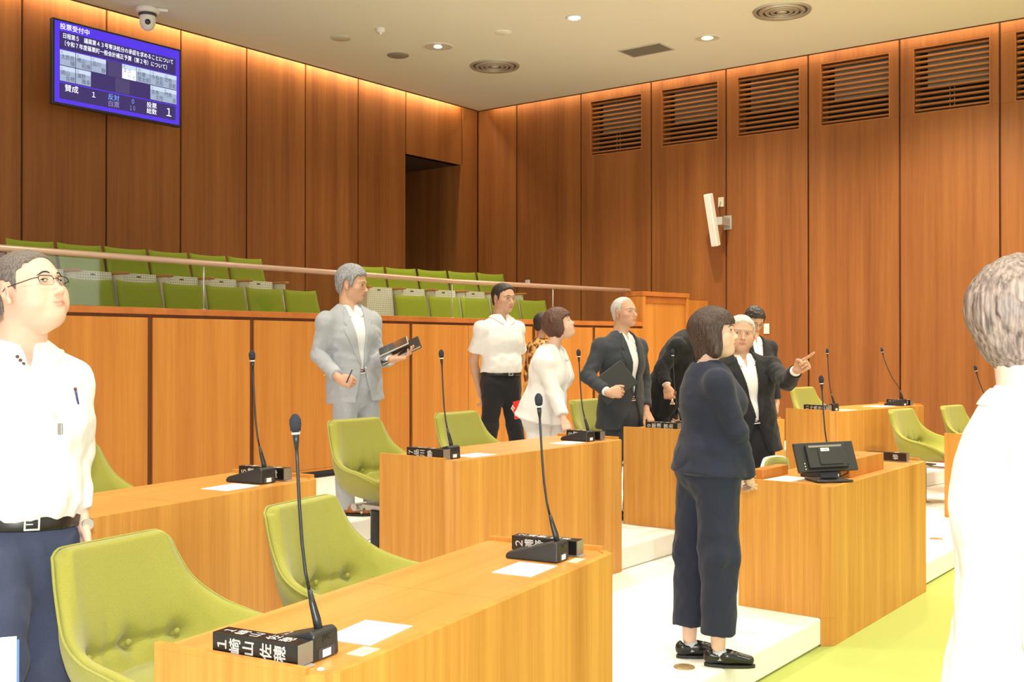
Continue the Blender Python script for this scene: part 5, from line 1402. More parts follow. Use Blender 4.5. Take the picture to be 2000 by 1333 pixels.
    def wrk(val, X, Y, Z):
        fold = np.exp(-((Z-kn_z[0])/.10)**2)+np.exp(-((Z-P.z+.08)/.08)**2)+.4
        return val+tr.get('amp', .0045)*(wv(X, Y, Z)*fold+.25*w2(X, Y, Z)-.75*fT(X, Y, Z)*(.4+fold*.6))
    v.everywhere(wrk)
    V, Q = v.mesh(); npmesh('trousers', V, Q, [tr['mat']], root)
    # ---------------- shirt
    sh_ = s['shirt']; ho = sh_.get('o', .012); tuck = sh_.get('bottom', .17)
    vb = Vol(*box_of([P+ax*(tuck-.05), N]+[q for a in A for q in A[a]], .20), s.get('cloth_h', .010) if not s.get('jacket') else .011)
    torso(vb, ho, tuck, 2, True)
    vb.add(rcone(N-up*.03, N+up*.030+(Vector(o['center'])-org-N)*.12, .062*k, .056*k, False, True), .02)
    sl = sh_.get('sleeve', 'long'); dsh = up*.014
    for a in A:
        shd, el, wr = A[a]
        if sl == 'short':
            e2 = shd+(el-shd)*.72; vb.add(rcone(shd-dsh, e2, .053*g, .064*g, False, True), .035)
        else:
            w2_ = el+(wr-el)*sh_.get('cuff', .93); vb.add(rcone(shd-dsh, el, .050*g, .046*g), .03); vb.add(rcone(el, w2_, .046*g, .035*k, False, True), .02)
    wv1 = waves(s.get('seed', 1)+21, .16, 8, (1.3, 1.3, .8)); wv2 = waves(s.get('seed', 1)+22, .07, 8, (1, 1, 1))
    aS = sh_.get('amp', .006)
    zw = sp(tuck).z
    fS = folds(s.get('seed', 1)+23, .15, (1, 1, 1.2))
    upS = npv(up); tk = npv(sp(tuck))
    def wrs(val, X, Y, Z): return val-aS*.55*fS(X, Y, Z)+aS*(wv1(X, Y, Z)*.8+.5*wv2(X, Y, Z))*(.45+.9*np.exp(-((Z-zw-.05)/.14)**2))
    if not s.get('jacket'): vb.everywhere(wrs)
    def flat(val, X, Y, Z): return np.maximum(val, -((X-tk[0])*upS[0]+(Y-tk[1])*upS[1]+(Z-tk[2])*upS[2]))
    vb.everywhere(flat)
    # neck opening
    hc = Vector(o['center'])-org
    vb.cut(rcone(N+up*.030, N+up*.09, .050*k, .066*k), .006)
    op = sh_.get('open', .05)
    if op:
        pts = [(-.030, .10), (.030, .10), (.0, -op)]
        c0 = npv(N); fu, uu, ru = npv(f), npv(up), npv(r)
        def vcut(X, Y, Z):
            a_ = (X-c0[0])*ru[0]+(Y-c0[1])*ru[1]+(Z-c0[2])*ru[2]; z_ = (X-c0[0])*uu[0]+(Y-c0[1])*uu[1]+(Z-c0[2])*uu[2]; d_ = (X-c0[0])*fu[0]+(Y-c0[1])*fu[1]+(Z-c0[2])*fu[2]
            return np.maximum(poly2(a_, z_, pts), .035-d_)
        vb.cut((vcut, c0-.25, c0+.25), .006)
    V, Q = vb.mesh(); npmesh(sh_.get('name', 'shirt'), V, Q, [sh_['mat']], root)
    # collar
    if sh_.get('collar', True):
        from mathutils.bvhtree import BVHTree
        bt = BVHTree.FromPolygons([tuple(q) for q in V], [tuple(int(a) for a in q) for q in Q])
        na = ((hc-N).normalized()*.5+up*.5).normalized(); ff = (f-na*f.dot(na)).normalized(); rr_ = na.cross(ff)*-1; base = N+up*.004
        gap_ = s.get('collar_gap', .30 if op else .16); rows = []
        nphi, nt = 40, 7
        for i in range(nphi+1):
            u = i/nphi*2-1; ph = u*(PI-gap_); fr_ = (1-math.cos(ph))/2           # 0 behind, 1 in front
            dirv = ff*(-math.cos(ph))+rr_*math.sin(ph); col_ = []
            tipk = max(0, (abs(u)-.80)/.20)
            for t_ in range(nt+1):
                t = t_/nt; top_z = .046-.034*fr_; drop = .036+.010*fr_+.016*tipk**1.5*(1 if t > .5 else t*2)
                rad = (.0600+.006*fr_+(.021+.010*fr_)*t**.8)*k*s.get('collar_k', 1.0)
                p = base+dirv*rad+na*(top_z-drop*t)+dirv*.010*tipk*t
                loc, nrm, _, dist = bt.find_nearest(p)
                if loc is not None and ((p-loc).dot(nrm) < .0035): p = loc+nrm*.0035
                col_.append(p)
            rows.append(col_)
        bm = bmesh.new(); gr = [[bm.verts.new(q) for q in c_] for c_ in rows]
        for i in range(nphi):
            for t_ in range(nt): bm.faces.new((gr[i][t_], gr[i+1][t_], gr[i+1][t_+1], gr[i][t_+1]))
        bmesh.ops.recalc_face_normals(bm, faces=bm.faces)
        co = mobj('collar', bm, sh_['mat'], root, True); so_ = co.modifiers.new('th', 'SOLIDIFY'); so_.thickness = .003; so_.offset = 0
    # belt
    if s.get('belt'):
        v = Vol(*box_of([sp(top-.10), sp(top+.03)], .24), .006); a_, b_ = sp(top-.075), sp(top)
        pa = [q for q in prof]
        def wid(t):
            for a, b in zip(pa, pa[1:]):
                if a[0] <= t <= b[0]: q = (t-a[0])/(b[0]-a[0]); return (a[1]+(b[1]-a[1])*q)*g, (a[2]+(b[2]-a[2])*q)*g
            return pa[1][1]*g, pa[1][2]*g
        wa, wb = wid(top-.075), wid(top); bo = .019+(.004 if belly else 0)
        v.add(ecap(a_, b_, (wa[0]+bo, wa[1]+bo), (wb[0]+bo, wb[1]+bo), r, True, True), .002)
        if belly: v.add(ell(sp(.12)+f*(.045+belly*.5), ((.125)*g+.016, (.080+belly)*g+.012, .13), np.array([list(r), list(f), list(up)]).T), .02); 
        n0, n1 = npv(a_), npv(b_); uu = npv(up)
        def cl(val, X, Y, Z):
            h_ = (X-n0[0])*uu[0]+(Y-n0[1])*uu[1]+(Z-n0[2])*uu[2]; L = float((n1-n0)@uu); return np.maximum(val, np.maximum(-h_, h_-L))
        v.everywhere(cl)
        V, Q = v.mesh(); bo_ = npmesh('belt', V, Q, [s['belt']], root)
        bm = bmesh.new(); bc = sp(top-.037)+f*(wb[1]+bo+(.045+belly*1.5 if belly else 0)*0+.004)
        # buckle sits on the front of the belt
        pr_ = (V-np.array(sp(top-.037))) @ np.array(f); sidex = np.abs((V-np.array(sp(top-.037))) @ np.array(r)); fr_ = pr_[sidex < .03].max() if (sidex < .03).any() else .12
        Mb = Matrix.Translation(sp(top-.037)+f*(fr_+.001)) @ Matrix((r, f, up)).transposed().to_4x4()
        for x0, x1, z0, z1 in ((-.022, .022, .013, .018), (-.022, .022, -.018, -.013), (-.022, -.017, -.013, .013), (.017, .022, -.013, .013), (-.003, .018, -.0015, .0015)): box(bm, x0, x1, -.001, .004, z0, z1, Mb)
        mobj('buckle', bm, M_CHROME, bo_)
    # ---------------- jacket
    if s.get('jacket'):
        j = s['jacket']; jo = j.get('o', .026); hem = j.get('hem', -.30)
        jp = [(hem, prof[0][1]*1.0+.012+j.get('flare', .0), prof[0][2]+.014+j.get('flare', 0)*.7)]+prof[1:] if not fem else [(hem, prof[0][1]+.004+j.get('flare', .0), prof[0][2]+.006+j.get('flare', 0))]+prof[1:]
        def jtorso(v, o):
            for a, b in zip(jp, jp[1:]): v.add(ecap(sp(a[0]), sp(b[0]), (a[1]*g+o, a[2]*g+o), (b[1]*g+o, b[2]*g+o), r, a is jp[0]), .035)
            if belly: v.add(ell(sp(.24)+f*(.045+belly*.5), ((.125)*g+o, (.085+belly)*g+o, .15), np.array([list(r), list(f), list(up)]).T), .05)
            if fem:
                for q in (-1, 1): v.add(ell(sp(.64)+f*.075*g+r*q*.060*g, (.050*g+o, .045*g+o, .055*g+o)), .04)
            else: v.add(ell(sp(.66)+f*.055*g, (.12*g+o, .062*g+o, .10), np.array([list(r), list(f), list(up)]).T), .05)
            v.add(ell(sp(-.04)-f*.030*g, (.130*g+o, (.070 if fem else .078)*g+o, .10), np.array([list(r), list(f), list(up)]).T), .05)
            for a in A:
                v.add(rcone(N-up*.036*k-f*.014, A[a][0]+up*.003, .033*g+o*.6, .043*g+o*.8), .03)
                v.add(rcone(sp(.72)+(A[a][0]-sp(.88))*.50, A[a][0]-up*.02, .050*g+o, .044*g+o), .035)
        hemc = npv(sp(hem)); upn = npv(up)
        v = Vol(*box_of([sp(hem), N]+[q for a in A for q in A[a]], .22), s.get('cloth_h', .010))
        jtorso(v, jo)
        for a in A:
            shd, el, wr = A[a]; w2_ = el+(wr-el)*j.get('cuff', .86)
            v.add(rcone(shd-up*.010, el, .044*g+jo*.6, .042*g+jo*.4), .022); v.add(rcone(el, w2_, .042*g+jo*.4, .034*k+jo*.4, False, True), .018)
        ws1 = waves(s.get('seed', 1)+31, .14, 8, (1.2, 1.2, .8)); ws2 = waves(s.get('seed', 1)+32, .055, 8, (.8, .8, 1.3))
        fJ = folds(s.get('seed', 1)+33, .13, (1, 1, 1.3)); els = [npv(A[a][1]) for a in A]; aJ = j.get('amp', .006)
        def wrj(val, X, Y, Z):
            e = .35
            for q in els: e = e+1.1*np.exp(-((X-q[0])**2+(Y-q[1])**2+(Z-q[2])**2)/.011)
            hd = (X-hemc[0])*upn[0]+(Y-hemc[1])*upn[1]+(Z-hemc[2])*upn[2]
            return val+aJ*(.6*ws1(X, Y, Z)*e+.25*ws2(X, Y, Z)*e)-aJ*.85*fJ(X, Y, Z)*(.35+.65*e)
        v.everywhere(wrj)
        c0 = npv(N); fu, uu, ru = npv(f), npv(up), npv(r); bz = -(1-j.get('button', .22))*ax.length; hz = (hem-1)*ax.length
        vw = j.get('v', .062)*k; op2 = j.get('gap', .035)
        Vp = [(-vw, .12), (vw, .12), (vw*.95, .0), (.010, bz), (op2, (bz+hz)/2), (op2*2.6, hz-.05), (-op2*2.6, hz-.05), (-op2, (bz+hz)/2), (-.010, bz), (-vw*.95, .0)]
        if j.get('closed'): Vp = [(-vw, .12), (vw, .12), (vw*.9, .0), (.0, bz), (-vw*.9, .0)]
        def fr(X, Y, Z): return ((X-c0[0])*ru[0]+(Y-c0[1])*ru[1]+(Z-c0[2])*ru[2], (X-c0[0])*uu[0]+(Y-c0[1])*uu[1]+(Z-c0[2])*uu[2], (X-c0[0])*fu[0]+(Y-c0[1])*fu[1]+(Z-c0[2])*fu[2])
        lean_f = float(npv(P-N)@fu)
        def vc(X, Y, Z):
            a_, z_, d_ = fr(X, Y, Z); return np.maximum(poly2(a_, z_, Vp), .015-d_)
        v.cut((vc, c0-1.1, c0+.5), .006)
        v.cut(rcone(N+up*.034, N+up*.16, .056*k, .072*k), .008)
        V, Q = v.mesh(); jk = npmesh('jacket', V, Q, [j['mat']], root)
        if j.get('lapel', True):
            for q in (-1, 1):
                v = Vol(*box_of([N+up*.05, N-up*.02+r*q*.16, sp(j.get('button', .22))+f*.16, sp(.6)+f*.2+r*q*.12], .03), .0052)
                jtorso(v, jo+.007)
                Lp = [(q*vw*.95, .045), (q*vw*.95, .0), (q*.010, bz), (q*.030, bz+.02), (q*(vw+.050), -.145), (q*(vw+.058), -.105), (q*(vw+.030), -.098), (q*(vw+.046), -.068), (q*(vw+.020), .02)]
                def lp(val, X, Y, Z):
                    a_, z_, d_ = fr(X, Y, Z); return np.maximum(val, np.maximum(poly2(a_, z_, Lp), .02-d_))
                v.everywhere(lp); V, Q = v.mesh()
                if len(V): npmesh('lapel', V, Q, [j['mat']], jk)
    # ---------------- shoes
    for a in Lg:
        an = Lg[a][2]; fd, rd = UF(s.get('feet', {}).get(a, s['heading'])); v = Vol(*box_of([an-fd*.08, an+fd*.20, Vector((an.x, an.y, 0))], .06), .006); L_ = k*(.88 if fem else 1)
        c = Vector((an.x, an.y, 0)); hl = s.get('heel', .018)
        v.add(ecap(c-fd*.035*L_+Vector((0, 0, .045)), c+fd*.05*L_+Vector((0, 0, .048)), (.036*L_, .038), (.040*L_, .036), rd), .02)
        v.add(ecap(c+fd*.05*L_+Vector((0, 0, .045)), c+fd*.165*L_+Vector((0, 0, .034)), (.042*L_, .034), (.034*L_, .020), rd), .02)
        if not s.get('loafer'): v.add(rcone(c+Vector((0, 0, .05)), c+Vector((0, 0, .085)), .036*L_, .038*L_), .02)
        else: v.cut(rcone(c-fd*.01+Vector((0, 0, .075)), c+fd*.07*L_+Vector((0, 0, .088)), .028, .026), .006)
        def fl(val, X, Y, Z): return np.maximum(val, .014-Z)
        v.everywhere(fl); V, Q = v.mesh(); so = npmesh('shoe', V, Q, [s.get('shoe_mat', M_SHOEB)], root)
        if s.get('loafer'):
            bm = bmesh.new(); tube(bm, [c+fd*.012+Vector((0, 0, .035)), c+fd*.004+Vector((0, 0, .075))], [.040*L_, .036*L_], 16); mobj('sock', bm, mat('pale_sock', (.50, .54, .60, 1), .9), root, True)
        bm = bmesh.new(); out = []
        for i in range(28):
            t = i/28*2*PI; yy = .06+.135*math.sin(t); xx = (.042 if math.sin(t) > -.3 else .037)*math.cos(t); out.append(c+(fd*(yy*L_)+rd*(xx*L_)))
        prism(bm, [tuple(q.xy) for q in out][::1], 0.001, .015)
        bmesh.ops.recalc_face_normals(bm, faces=bm.faces); mobj('sole', bm, s.get('sole_mat', M_BLACK), so)
        if s.get('heel', 0) > .02:
            pass
    return root, org, dict(P=P, N=N, f=f, r=r, up=up, sp=sp, k=k, g=g)
# ------------------------------------------------------------------ the people
def std(hx, hy, D, heading, floor, H, hd, **kw):
    """defaults from the head position: hd = head options (yaw, pitch ...), pixel-plane joints may be overridden"""
    k = H/1.70; g = kw.get('girth', 1.0)*k; fem = kw.get('fem', 0)
    c = at(hx, hy, D); f, r = UF(heading); hf, hr = UF(hd['yaw'])
    N = kw.pop('N', None) or (c-hf*.03-Vector((0, 0, .190*k)))
    P = kw.pop('P', None) or Vector((N.x, N.y, floor+.545*H))-f*.0
    sw = (.158 if fem else .182)*g
    arms = {}
    for a, s in (('R', 1), ('L', -1)):
        sh = N+r*sw*s-Vector((0, 0, .050*k)); el = sh+Vector((0, 0, -.29*k))+r*s*.05-f*.02; wr = el+Vector((0, 0, -.25*k))+f*.06
        arms[a] = [sh, el, wr]
    legs = {}
    for a, s in (('R', 1), ('L', -1)):
        hp = P+r*s*.085*g-Vector((0, 0, .04)); an = Vector((P.x, P.y, 0))+r*s*.11*g; an.z = floor+.08; kn = (hp+an)/2+f*.03; kn.z = floor+.28*H
        legs[a] = [hp, kn, an]
    ar = kw.pop('arms', {}); lg = kw.pop('legs', {})
    for a in ar: arms[a] = [ar[a][i] if ar[a][i] is not None else arms[a][i] for i in range(3)]
    for a in lg: legs[a] = [lg[a][i] if lg[a][i] is not None else legs[a][i] for i in range(3)]
    rt = kw.pop('root', None) or (legs['R'][2]+legs['L'][2])/2
    hd.setdefault('scale', k*kw.pop('hs', 1.0)); hd['center'] = c; hd.setdefault('neck_base', N+Vector((0, 0, .02)))
    d = dict(root=(rt[0], rt[1]), floor=floor, H=H, heading=heading, pel=P, neck=N, arms=arms, legs=legs, head=hd, hands={}, skin=M_SKIN)
    d.update(kw); return d
BIGH = .0026
# 1 near man at left
G1 = figure('near_man', std(58, 568, 3.3, -52, 0.0, 1.74, dict(yaw=-20, pitch=19, width=1.06, jaw=1.10, full=.55, h=BIGH, glasses='half', spots=14, buzz=.6, stubble=.15, gaze=(.6, .4), nose=.95, neck_r=.063, eye_h=.0036, slant=5, brow_mat=H_BLACK),
    girth=1.14, belly=.035, hs=1.05, N=at(40, 700, 3.34), P=at(24, 1058, 3.30),
    arms={'R': [at(-62, 735, 3.17), at(-115, 890, 3.1), at(-92, 1110, 2.98)], 'L': [at(134, 740, 3.42), at(150, 885, 3.44), at(157, 1008, 3.36)]},
    legs={'R': [at(-15, 1095, 3.2), at(0, 1290, 3.16), None], 'L': [at(68, 1095, 3.36), at(84, 1290, 3.34), None]},
    hands={'R': ((.35, -.1, -.93), (.6, .8, .2), 'grip'), 'L': ((.12, -.1, -.98), (.8, -.5, .1), 'relax')},
    hair=('crop', .0035, H_SHORT, dict(amp=.0012, h=.0030, lam=.02)), shirt=dict(mat=M_SHIRT, cuff=.90, amp=.008, open=.055, bottom=.13), waist_t=.16,
    trousers=dict(mat=M_TRBL, amp=.007, hem=.05), belt=M_BELT, cloth_h=.0085, seed=3, skin=M_SKINF,
    label='man in white shirt and glasses gazing up at the left edge'))
root, org, I = G1
Wd = lambda p: Vector(p)-org
bm = bmesh.new(); w_ = Wd(at(159, 1022, 3.355)); tube(bm, [w_+Vector((0, 0, .012)), w_-Vector((0, 0, .012))], .034, 20); mobj('watch_strap', bm, M_CHROME, root, True)
bm = bmesh.new(); tube(bm, [w_+Vector((.026, -.022, 0)), w_+Vector((.034, -.030, 0))], .018, 20); mobj('watch_case', bm, M_METAL, root)
# lanyard: two straps down the chest to a clip and card
def front_pt(body_name, root, org, px, py, D, off=.004):
    "first point of the shirt surface on the sight line through (px, py)"
    dg = bpy.context.evaluated_depsgraph_get()
    o = [c for c in root.children if c.name.split('.')[0] == body_name][0]
    d = (at(px, py, D)-Vector((0, 0, CAM_Z))).normalized(); s = Vector((0, 0, CAM_Z))-org
    ok, loc, nrm, _ = o.ray_cast(s, d)
    return (loc-d*off) if ok else at(px, py, D)-org
bpy.context.view_layer.update()
M_LANY = mat('lanyard_cream', (.76, .74, .66, 1), .7); M_STRIPE = mat('lanyard_brown', (.10, .045, .03, 1), .6)
def ribbon(pts, w, m, name, par):
    bm = bmesh.new(); tube(bm, pts, w, 6); mobj(name, bm, m, par, True)
ribbon([front_pt('shirt', root, org, *q, 3.3) for q in ((2, 655), (22, 680), (45, 715), (70, 760), (95, 795), (112, 818))], .0032, M_LANY, 'lanyard', root)
for q in ((34, 697), (40, 704), (46, 711)):
    bm = bmesh.new(); p_ = front_pt('shirt', root, org, *q, 3.3, .006); ellipsoid_bm(bm, p_, (.006, .003, .0055), 8, 6); mobj('lanyard_stripe', bm, M_STRIPE, root)
bm = bmesh.new(); p_ = front_pt('shirt', root, org, 118, 835, 3.3, .008); box(bm, p_.x-.007, p_.x+.007, p_.y-.004, p_.y+.004, p_.z-.022, p_.z+.012); mobj('clip', bm, M_CLEAR, root, bev=.002)
bm = bmesh.new(); p_ = front_pt('shirt', root, org, 118, 872, 3.3, .006); box(bm, p_.x-.028, p_.x+.028, p_.y-.001, p_.y+.001, p_.z-.036, p_.z+.034); mobj('name_card', bm, M_WHITE, root)
pp = front_pt('shirt', root, org, 148, 765, 3.3, .006)+org
r = empty('pen', pp, 0, 'blue pen clipped in the chest pocket of the man with glasses', 'pen')
bm = bmesh.new(); tube(bm, [(0, 0, .006), (.008, 0, -.040)], .0035, 8); mobj('barrel', bm, mat('pen_blue', (.05, .05, .18, 1), .3), r, True)
bm = bmesh.new(); tube(bm, [(-.002, -.001, .012), (0, 0, .005)], .0048, 8); mobj('cap', bm, M_BELTB, r, True)
# folder held at the lower left corner
r = empty('document_folder', at(2, 1330, 2.92), math.radians(20), 'white document booklet with a blue edge at the bottom left corner', 'folder')
bm = bmesh.new(); box(bm, -.16, .040, 0, .010, -.14, .115); mobj('pages', bm, M_WHITE, r)
bm = bmesh.new(); box(bm, -.162, .046, .0105, .014, -.15, .105); mobj('cover', bm, mat('blue_cover', (.12, .25, .60, 1), .4), r)
# 2 man in the light grey suit
D2 = 7.42
figure('grey_suit', std(688, 555, D2, -56, 0.30, 1.70, dict(yaw=-12, pitch=-6, width=1.0, jaw=1.0, gaze=(.5, -.5), nose=1.15, age=.0012, eye_h=.0036, brow_mat=H_GREY),
    N=at(681, 611, D2), P=at(692, 748, D2), hs=1.03,
    arms={'R': [at(637, 627, 7.27), at(622, 694, 7.30), at(663, 741, 7.08)], 'L': [at(725, 627, 7.50), at(736, 704, 7.42), at(766, 703, 7.16)]},
    legs={'R': [at(676, 762, 7.34), at(672, 870, 7.34), at(675, 982, 7.40)], 'L': [at(712, 762, 7.48), at(726, 868, 7.5), at(728, 985, 7.55)]},
    feet={'R': -18, 'L': -40},
    hands={'R': ((.85, -.35, -.2), (.1, .3, .95), 'fist'), 'L': ((.97, .1, .2), (-.2, 1, .25), 'relax')},
    hair=('full', .013, H_GREY, dict(amp=.0030, lam=.03, h=.0034, top=.008)), jacket=dict(mat=M_SUITG, hem=-.26, button=.24, flare=.012, gap=.03, amp=.007, v=.060),
    shirt=dict(mat=M_SHIRT, cuff=.95, amp=.003, open=.03), trousers=dict(mat=M_SUITG, amp=.006, hem=.05), belt=M_BELTB, shoe_mat=M_SHOET, sole_mat=M_BELT, seed=5, cloth_h=.009,
    label='man in a light grey suit holding a laptop and a pen'))
def board(name, label, cat_, c, ux, uy, w, h, th, m, bev=.003, parts=()):
    ux = Vector(ux).normalized(); uy = Vector(uy); uy = (uy-ux*uy.dot(ux)).normalized(); uz = ux.cross(uy)
    r = empty(name, c, 0, label, cat_); r.rotation_euler = Matrix((ux, uy, uz)).transposed().to_euler()
    bm = bmesh.new(); box(bm, -w/2, w/2, -h/2, h/2, -th/2, th/2); mobj('cover' if name != 'laptop' else 'casing', bm, m, r, bev=bev)
    for nm, x0, x1, y0, y1, z0, z1, mm in parts:
        bm = bmesh.new(); box(bm, x0, x1, y0, y1, z0, z1); mobj(nm, bm, mm, r)
    return r
M_SCR = mat('dark_glass_screen', (.035, .03, .03, 1), .08, spec=.7)
board('laptop', 'closed black laptop carried under the tablet by the grey suited man', 'laptop', at(782, 686, 7.26), (.90, .03, .43), (-.35, .91, .20), .29, .21, .022, M_BLACK, parts=(('silver_edge', -.140, .140, -.1060, -.1051, -.004, .006, M_METAL),))
board('tablet', 'tablet with a bright rim lying on the carried laptop', 'tablet', at(768, 677.5, 7.24), (.91, .03, .41), (-.35, .91, .20), .215, .165, .010, M_METAL, parts=(('screen', -.100, .100, -.075, .075, .0052, .0062, M_SCR),))
pp = at(684, 733, 7.02); r = empty('pen', pp, 0, 'blue pen pointing up from the fist of the grey suited man', 'pen')
bm = bmesh.new(); tube(bm, [(-.024, 0, -.05), (.012, 0, .034)], .0045, 8); mobj('barrel', bm, mat('pen_navy', (.02, .03, .12, 1), .3), r, True)
bm = bmesh.new(); tube(bm, [(.012, 0, .034), (.016, 0, .043)], .0036, 8); mobj('tip', bm, M_METAL, r, True)
# 3 man in white short sleeves
D3 = 9.28
figure('short_sleeves', std(984, 583, D3, -58, 0.30, 1.70, dict(yaw=-48, pitch=-2, width=1.02, jaw=1.05, gaze=(.3, .1), eye_h=.0038, age=.0008, brow_mat=H_BLACK), hs=1.08,
    N=at(977, 627, D3), P=at(978, 745, D3), girth=1.02, belly=.012,
    arms={'R': [at(940, 640, 9.15), at(925, 706, 9.26), at(937, 764, 9.42)], 'L': [at(1010, 640, 9.36), at(1016, 705, 9.55), at(975, 762, 9.60)]},
    legs={'R': [at(962, 757, 9.2), at(958, 835, 9.2), at(945, 921, 9.25)], 'L': [at(994, 757, 9.3), at(1006, 838, 9.3), at(1018, 922, 9.35)]},
    hands={'R': ((.3, .45, -.85), (.3, .8, .2), 'relax'), 'L': ((-.9, .2, -.3), (0, -.3, 1), 'relax')},
    hair=('crop', .007, H_BLACK, dict(amp=.0022, h=.0036)), shirt=dict(mat=M_SHIRT, sleeve='short', amp=.007, bottom=.14, o=.016), waist_t=.17,
    trousers=dict(mat=M_TRB, amp=.006, hem=.05), belt=M_BELT, seed=8,
    label='man in a white short sleeved shirt and black trousers, hands behind his back'))
# 4 woman in the patterned blouse
D4 = 10.3
figure('patterned', std(1063, 634, D4, 35, 0.30, 1.50, dict(yaw=20, pitch=-8, fem=1, neck_r=.046), fem=1, N=at(1056, 671, D4), P=at(1052, 772, D4),
    hands={'R': ((.2, 0, -.97), (.4, .9, 0), 'relax'), 'L': ((.2, 0, -.97), (.4, -.9, 0), 'relax')},
    hair=('full', .016, H_BLACK, dict(amp=.004, h=.004)), shirt=dict(mat=M_PATT, name='blouse', amp=.008, bottom=.02, o=.022, collar=False, open=0), trousers=dict(mat=M_TRB, hem=.05), seed=9, skin=M_SKIND,
    label='dark haired woman in a gold patterned blouse behind the woman in white'))
# 5 woman in white
D5 = 8.0
figure('white_woman', std(1093, 634, D5, -30, 0.15, 1.56, dict(yaw=-14, pitch=26, width=.98, jaw=.92, full=.5, closed=True, fem=1, neck_r=.047, nose=.8, lip=(.92, .52, .50), brow_mat=H_BROWN), fem=1, hs=1.05,
    girth=1.12, N=at(1077, 690, D5), P=at(1060, 800, 8.03),
    arms={'R': [at(1064, 708, 7.87), at(1083, 770, 7.82), at(1101, 820, 7.74)], 'L': [at(1090, 706, 8.13), at(1048, 762, 8.28), at(1024, 797, 8.2)]},
    hands={'R': ((.25, -.35, -.75), (.8, .3, .2), 'clasp'), 'L': ((-.5, -.6, -.3), (.2, -.3, .9), 'grip')},
    hair=('wave', .020, H_BROWN, dict(amp=.0036, lam=.024, h=.0032, side=.012, top=.006)),
    jacket=dict(mat=M_WCL, hem=-.17, button=.22, flare=.030, gap=.012, amp=.008, lapel=False, v=.055, o=.034, cuff=.84), shirt=dict(mat=M_WCL, name='blouse', open=.06, collar=False, amp=.004),
    trousers=dict(mat=M_WCL, hem=.05, wide=.02, hem_r=.075), seed=12, skin=M_SKINF,
    label='brown haired woman in a white jacket and trousers with her face raised'))
board('phone', 'red cased phone in the hand behind the woman in white', 'phone', at(1011, 801, 8.12), (.35, -.30, .1), (.05, .1, 1), .070, .135, .012, mat('red_case', (.75, .035, .04, 1), .35), parts=(('silver_rim', -.036, -.0352, -.064, .064, -.005, .005, M_CHROME),))
# 6 man with the tablet folder
D6 = 8.3
figure('folder_man', std(1220, 611, D6, -52, 0.15, 1.68, dict(yaw=-46, pitch=7, width=1.0, jaw=1.0, gaze=(.4, .5), eye_h=.0036, age=.0016, nose=1.05, buzz=.2, buzz_col=(.6, .58, .56), brow_mat=H_GREY), hs=1.03,
    N=at(1212, 661, D6), P=at(1212, 800, D6),
    arms={'R': [at(1173, 677, 8.19), at(1148, 736, 8.10), at(1188, 768, 7.92)], 'L': [at(1248, 677, 8.42), at(1258, 744, 8.50), at(1262, 803, 8.30)]},
    hands={'R': ((.97, -.15, .05), (.1, .2, .97), 'grip', dict(thumb=((.047, .060, -.014), (.050, .088, -.016), (.048, .112, -.018)))), 'L': ((.35, -.35, -.75), (-.6, -.5, .1), 'relax')},
    hair=('recede', .003, H_WHITE, dict(amp=.0012, h=.0036)), jacket=dict(mat=M_SUITD, hem=-.26, button=.20, flare=.018, gap=.055, amp=.008, v=.060), shirt=dict(mat=M_SHIRT, cuff=.95, amp=.003, open=.05),
    trousers=dict(mat=M_SUITD, hem=.05), belt=M_BELTB, seed=14, label='smiling man in a charcoal suit clutching a black tablet folder'))
board('tablet_folder', 'black tablet folder held against the belly of the man in charcoal', 'tablet folder', at(1200, 748, 8.02), (.59, -.08, -.80), (.74, .12, .64), .215, .285, .014, mat('black_cover', (.022, .024, .022, 1), .55), .006, parts=(('metal_rim', -.1082, -.1076, -.12, .138, -.003, .003, M_METAL),))
# 7 bending man in black
D7 = 9.0
figure('bending', std(1374, 648, D7, -28, 0.15, 1.72, dict(yaw=-40, pitch=-35), girth=1.12, N=at(1346, 664, D7), P=at(1290, 780, 9.05),
    arms={'R': [at(1322, 678, 8.84), at(1292, 722, 8.78), at(1303, 756, 8.66)], 'L': [at(1350, 682, 9.15), at(1352, 745, 8.95), at(1342, 805, 8.72)]},
    legs={'R': [at(1283, 795, 8.98), at(1290, 880, 8.92), None], 'L': [at(1300, 795, 9.12), at(1306, 880, 9.05), None]},
    hands={'R': ((.1, -.25, -.95), (.8, -.5, .1), 'fist'), 'L': ((-.5, -.2, -.7), (.5, -.5, .3), 'relax')},
    hair=('full', .012, H_BLACK, dict(amp=.004, h=.0042)), jacket=dict(mat=M_SUITK, hem=-.24, button=.22, flare=.030, gap=.04, amp=.010), shirt=dict(mat=M_SHIRT, open=.03, amp=.003),
    trousers=dict(mat=M_TRB, hem=.05), seed=17, label='man in black bending over the desk, his head behind the woman in navy'))
kp = at(1313, 784, 8.58); r = empty('key_ring', kp, 0, 'small bunch of keys hanging from the fist of the bending man', 'keys')
for q in range(3):
    bm = bmesh.new(); a_ = -.5+.5*q; tube(bm, [(0, 0, .018), (.012*a_, 0, .002), (.026*a_, 0, -.022)], .0035, 6); tube(bm, [(.026*a_, -.002, -.022), (.026*a_, .002, -.022)], .007, 10); mobj('key', bm, M_CHROME, r, True)
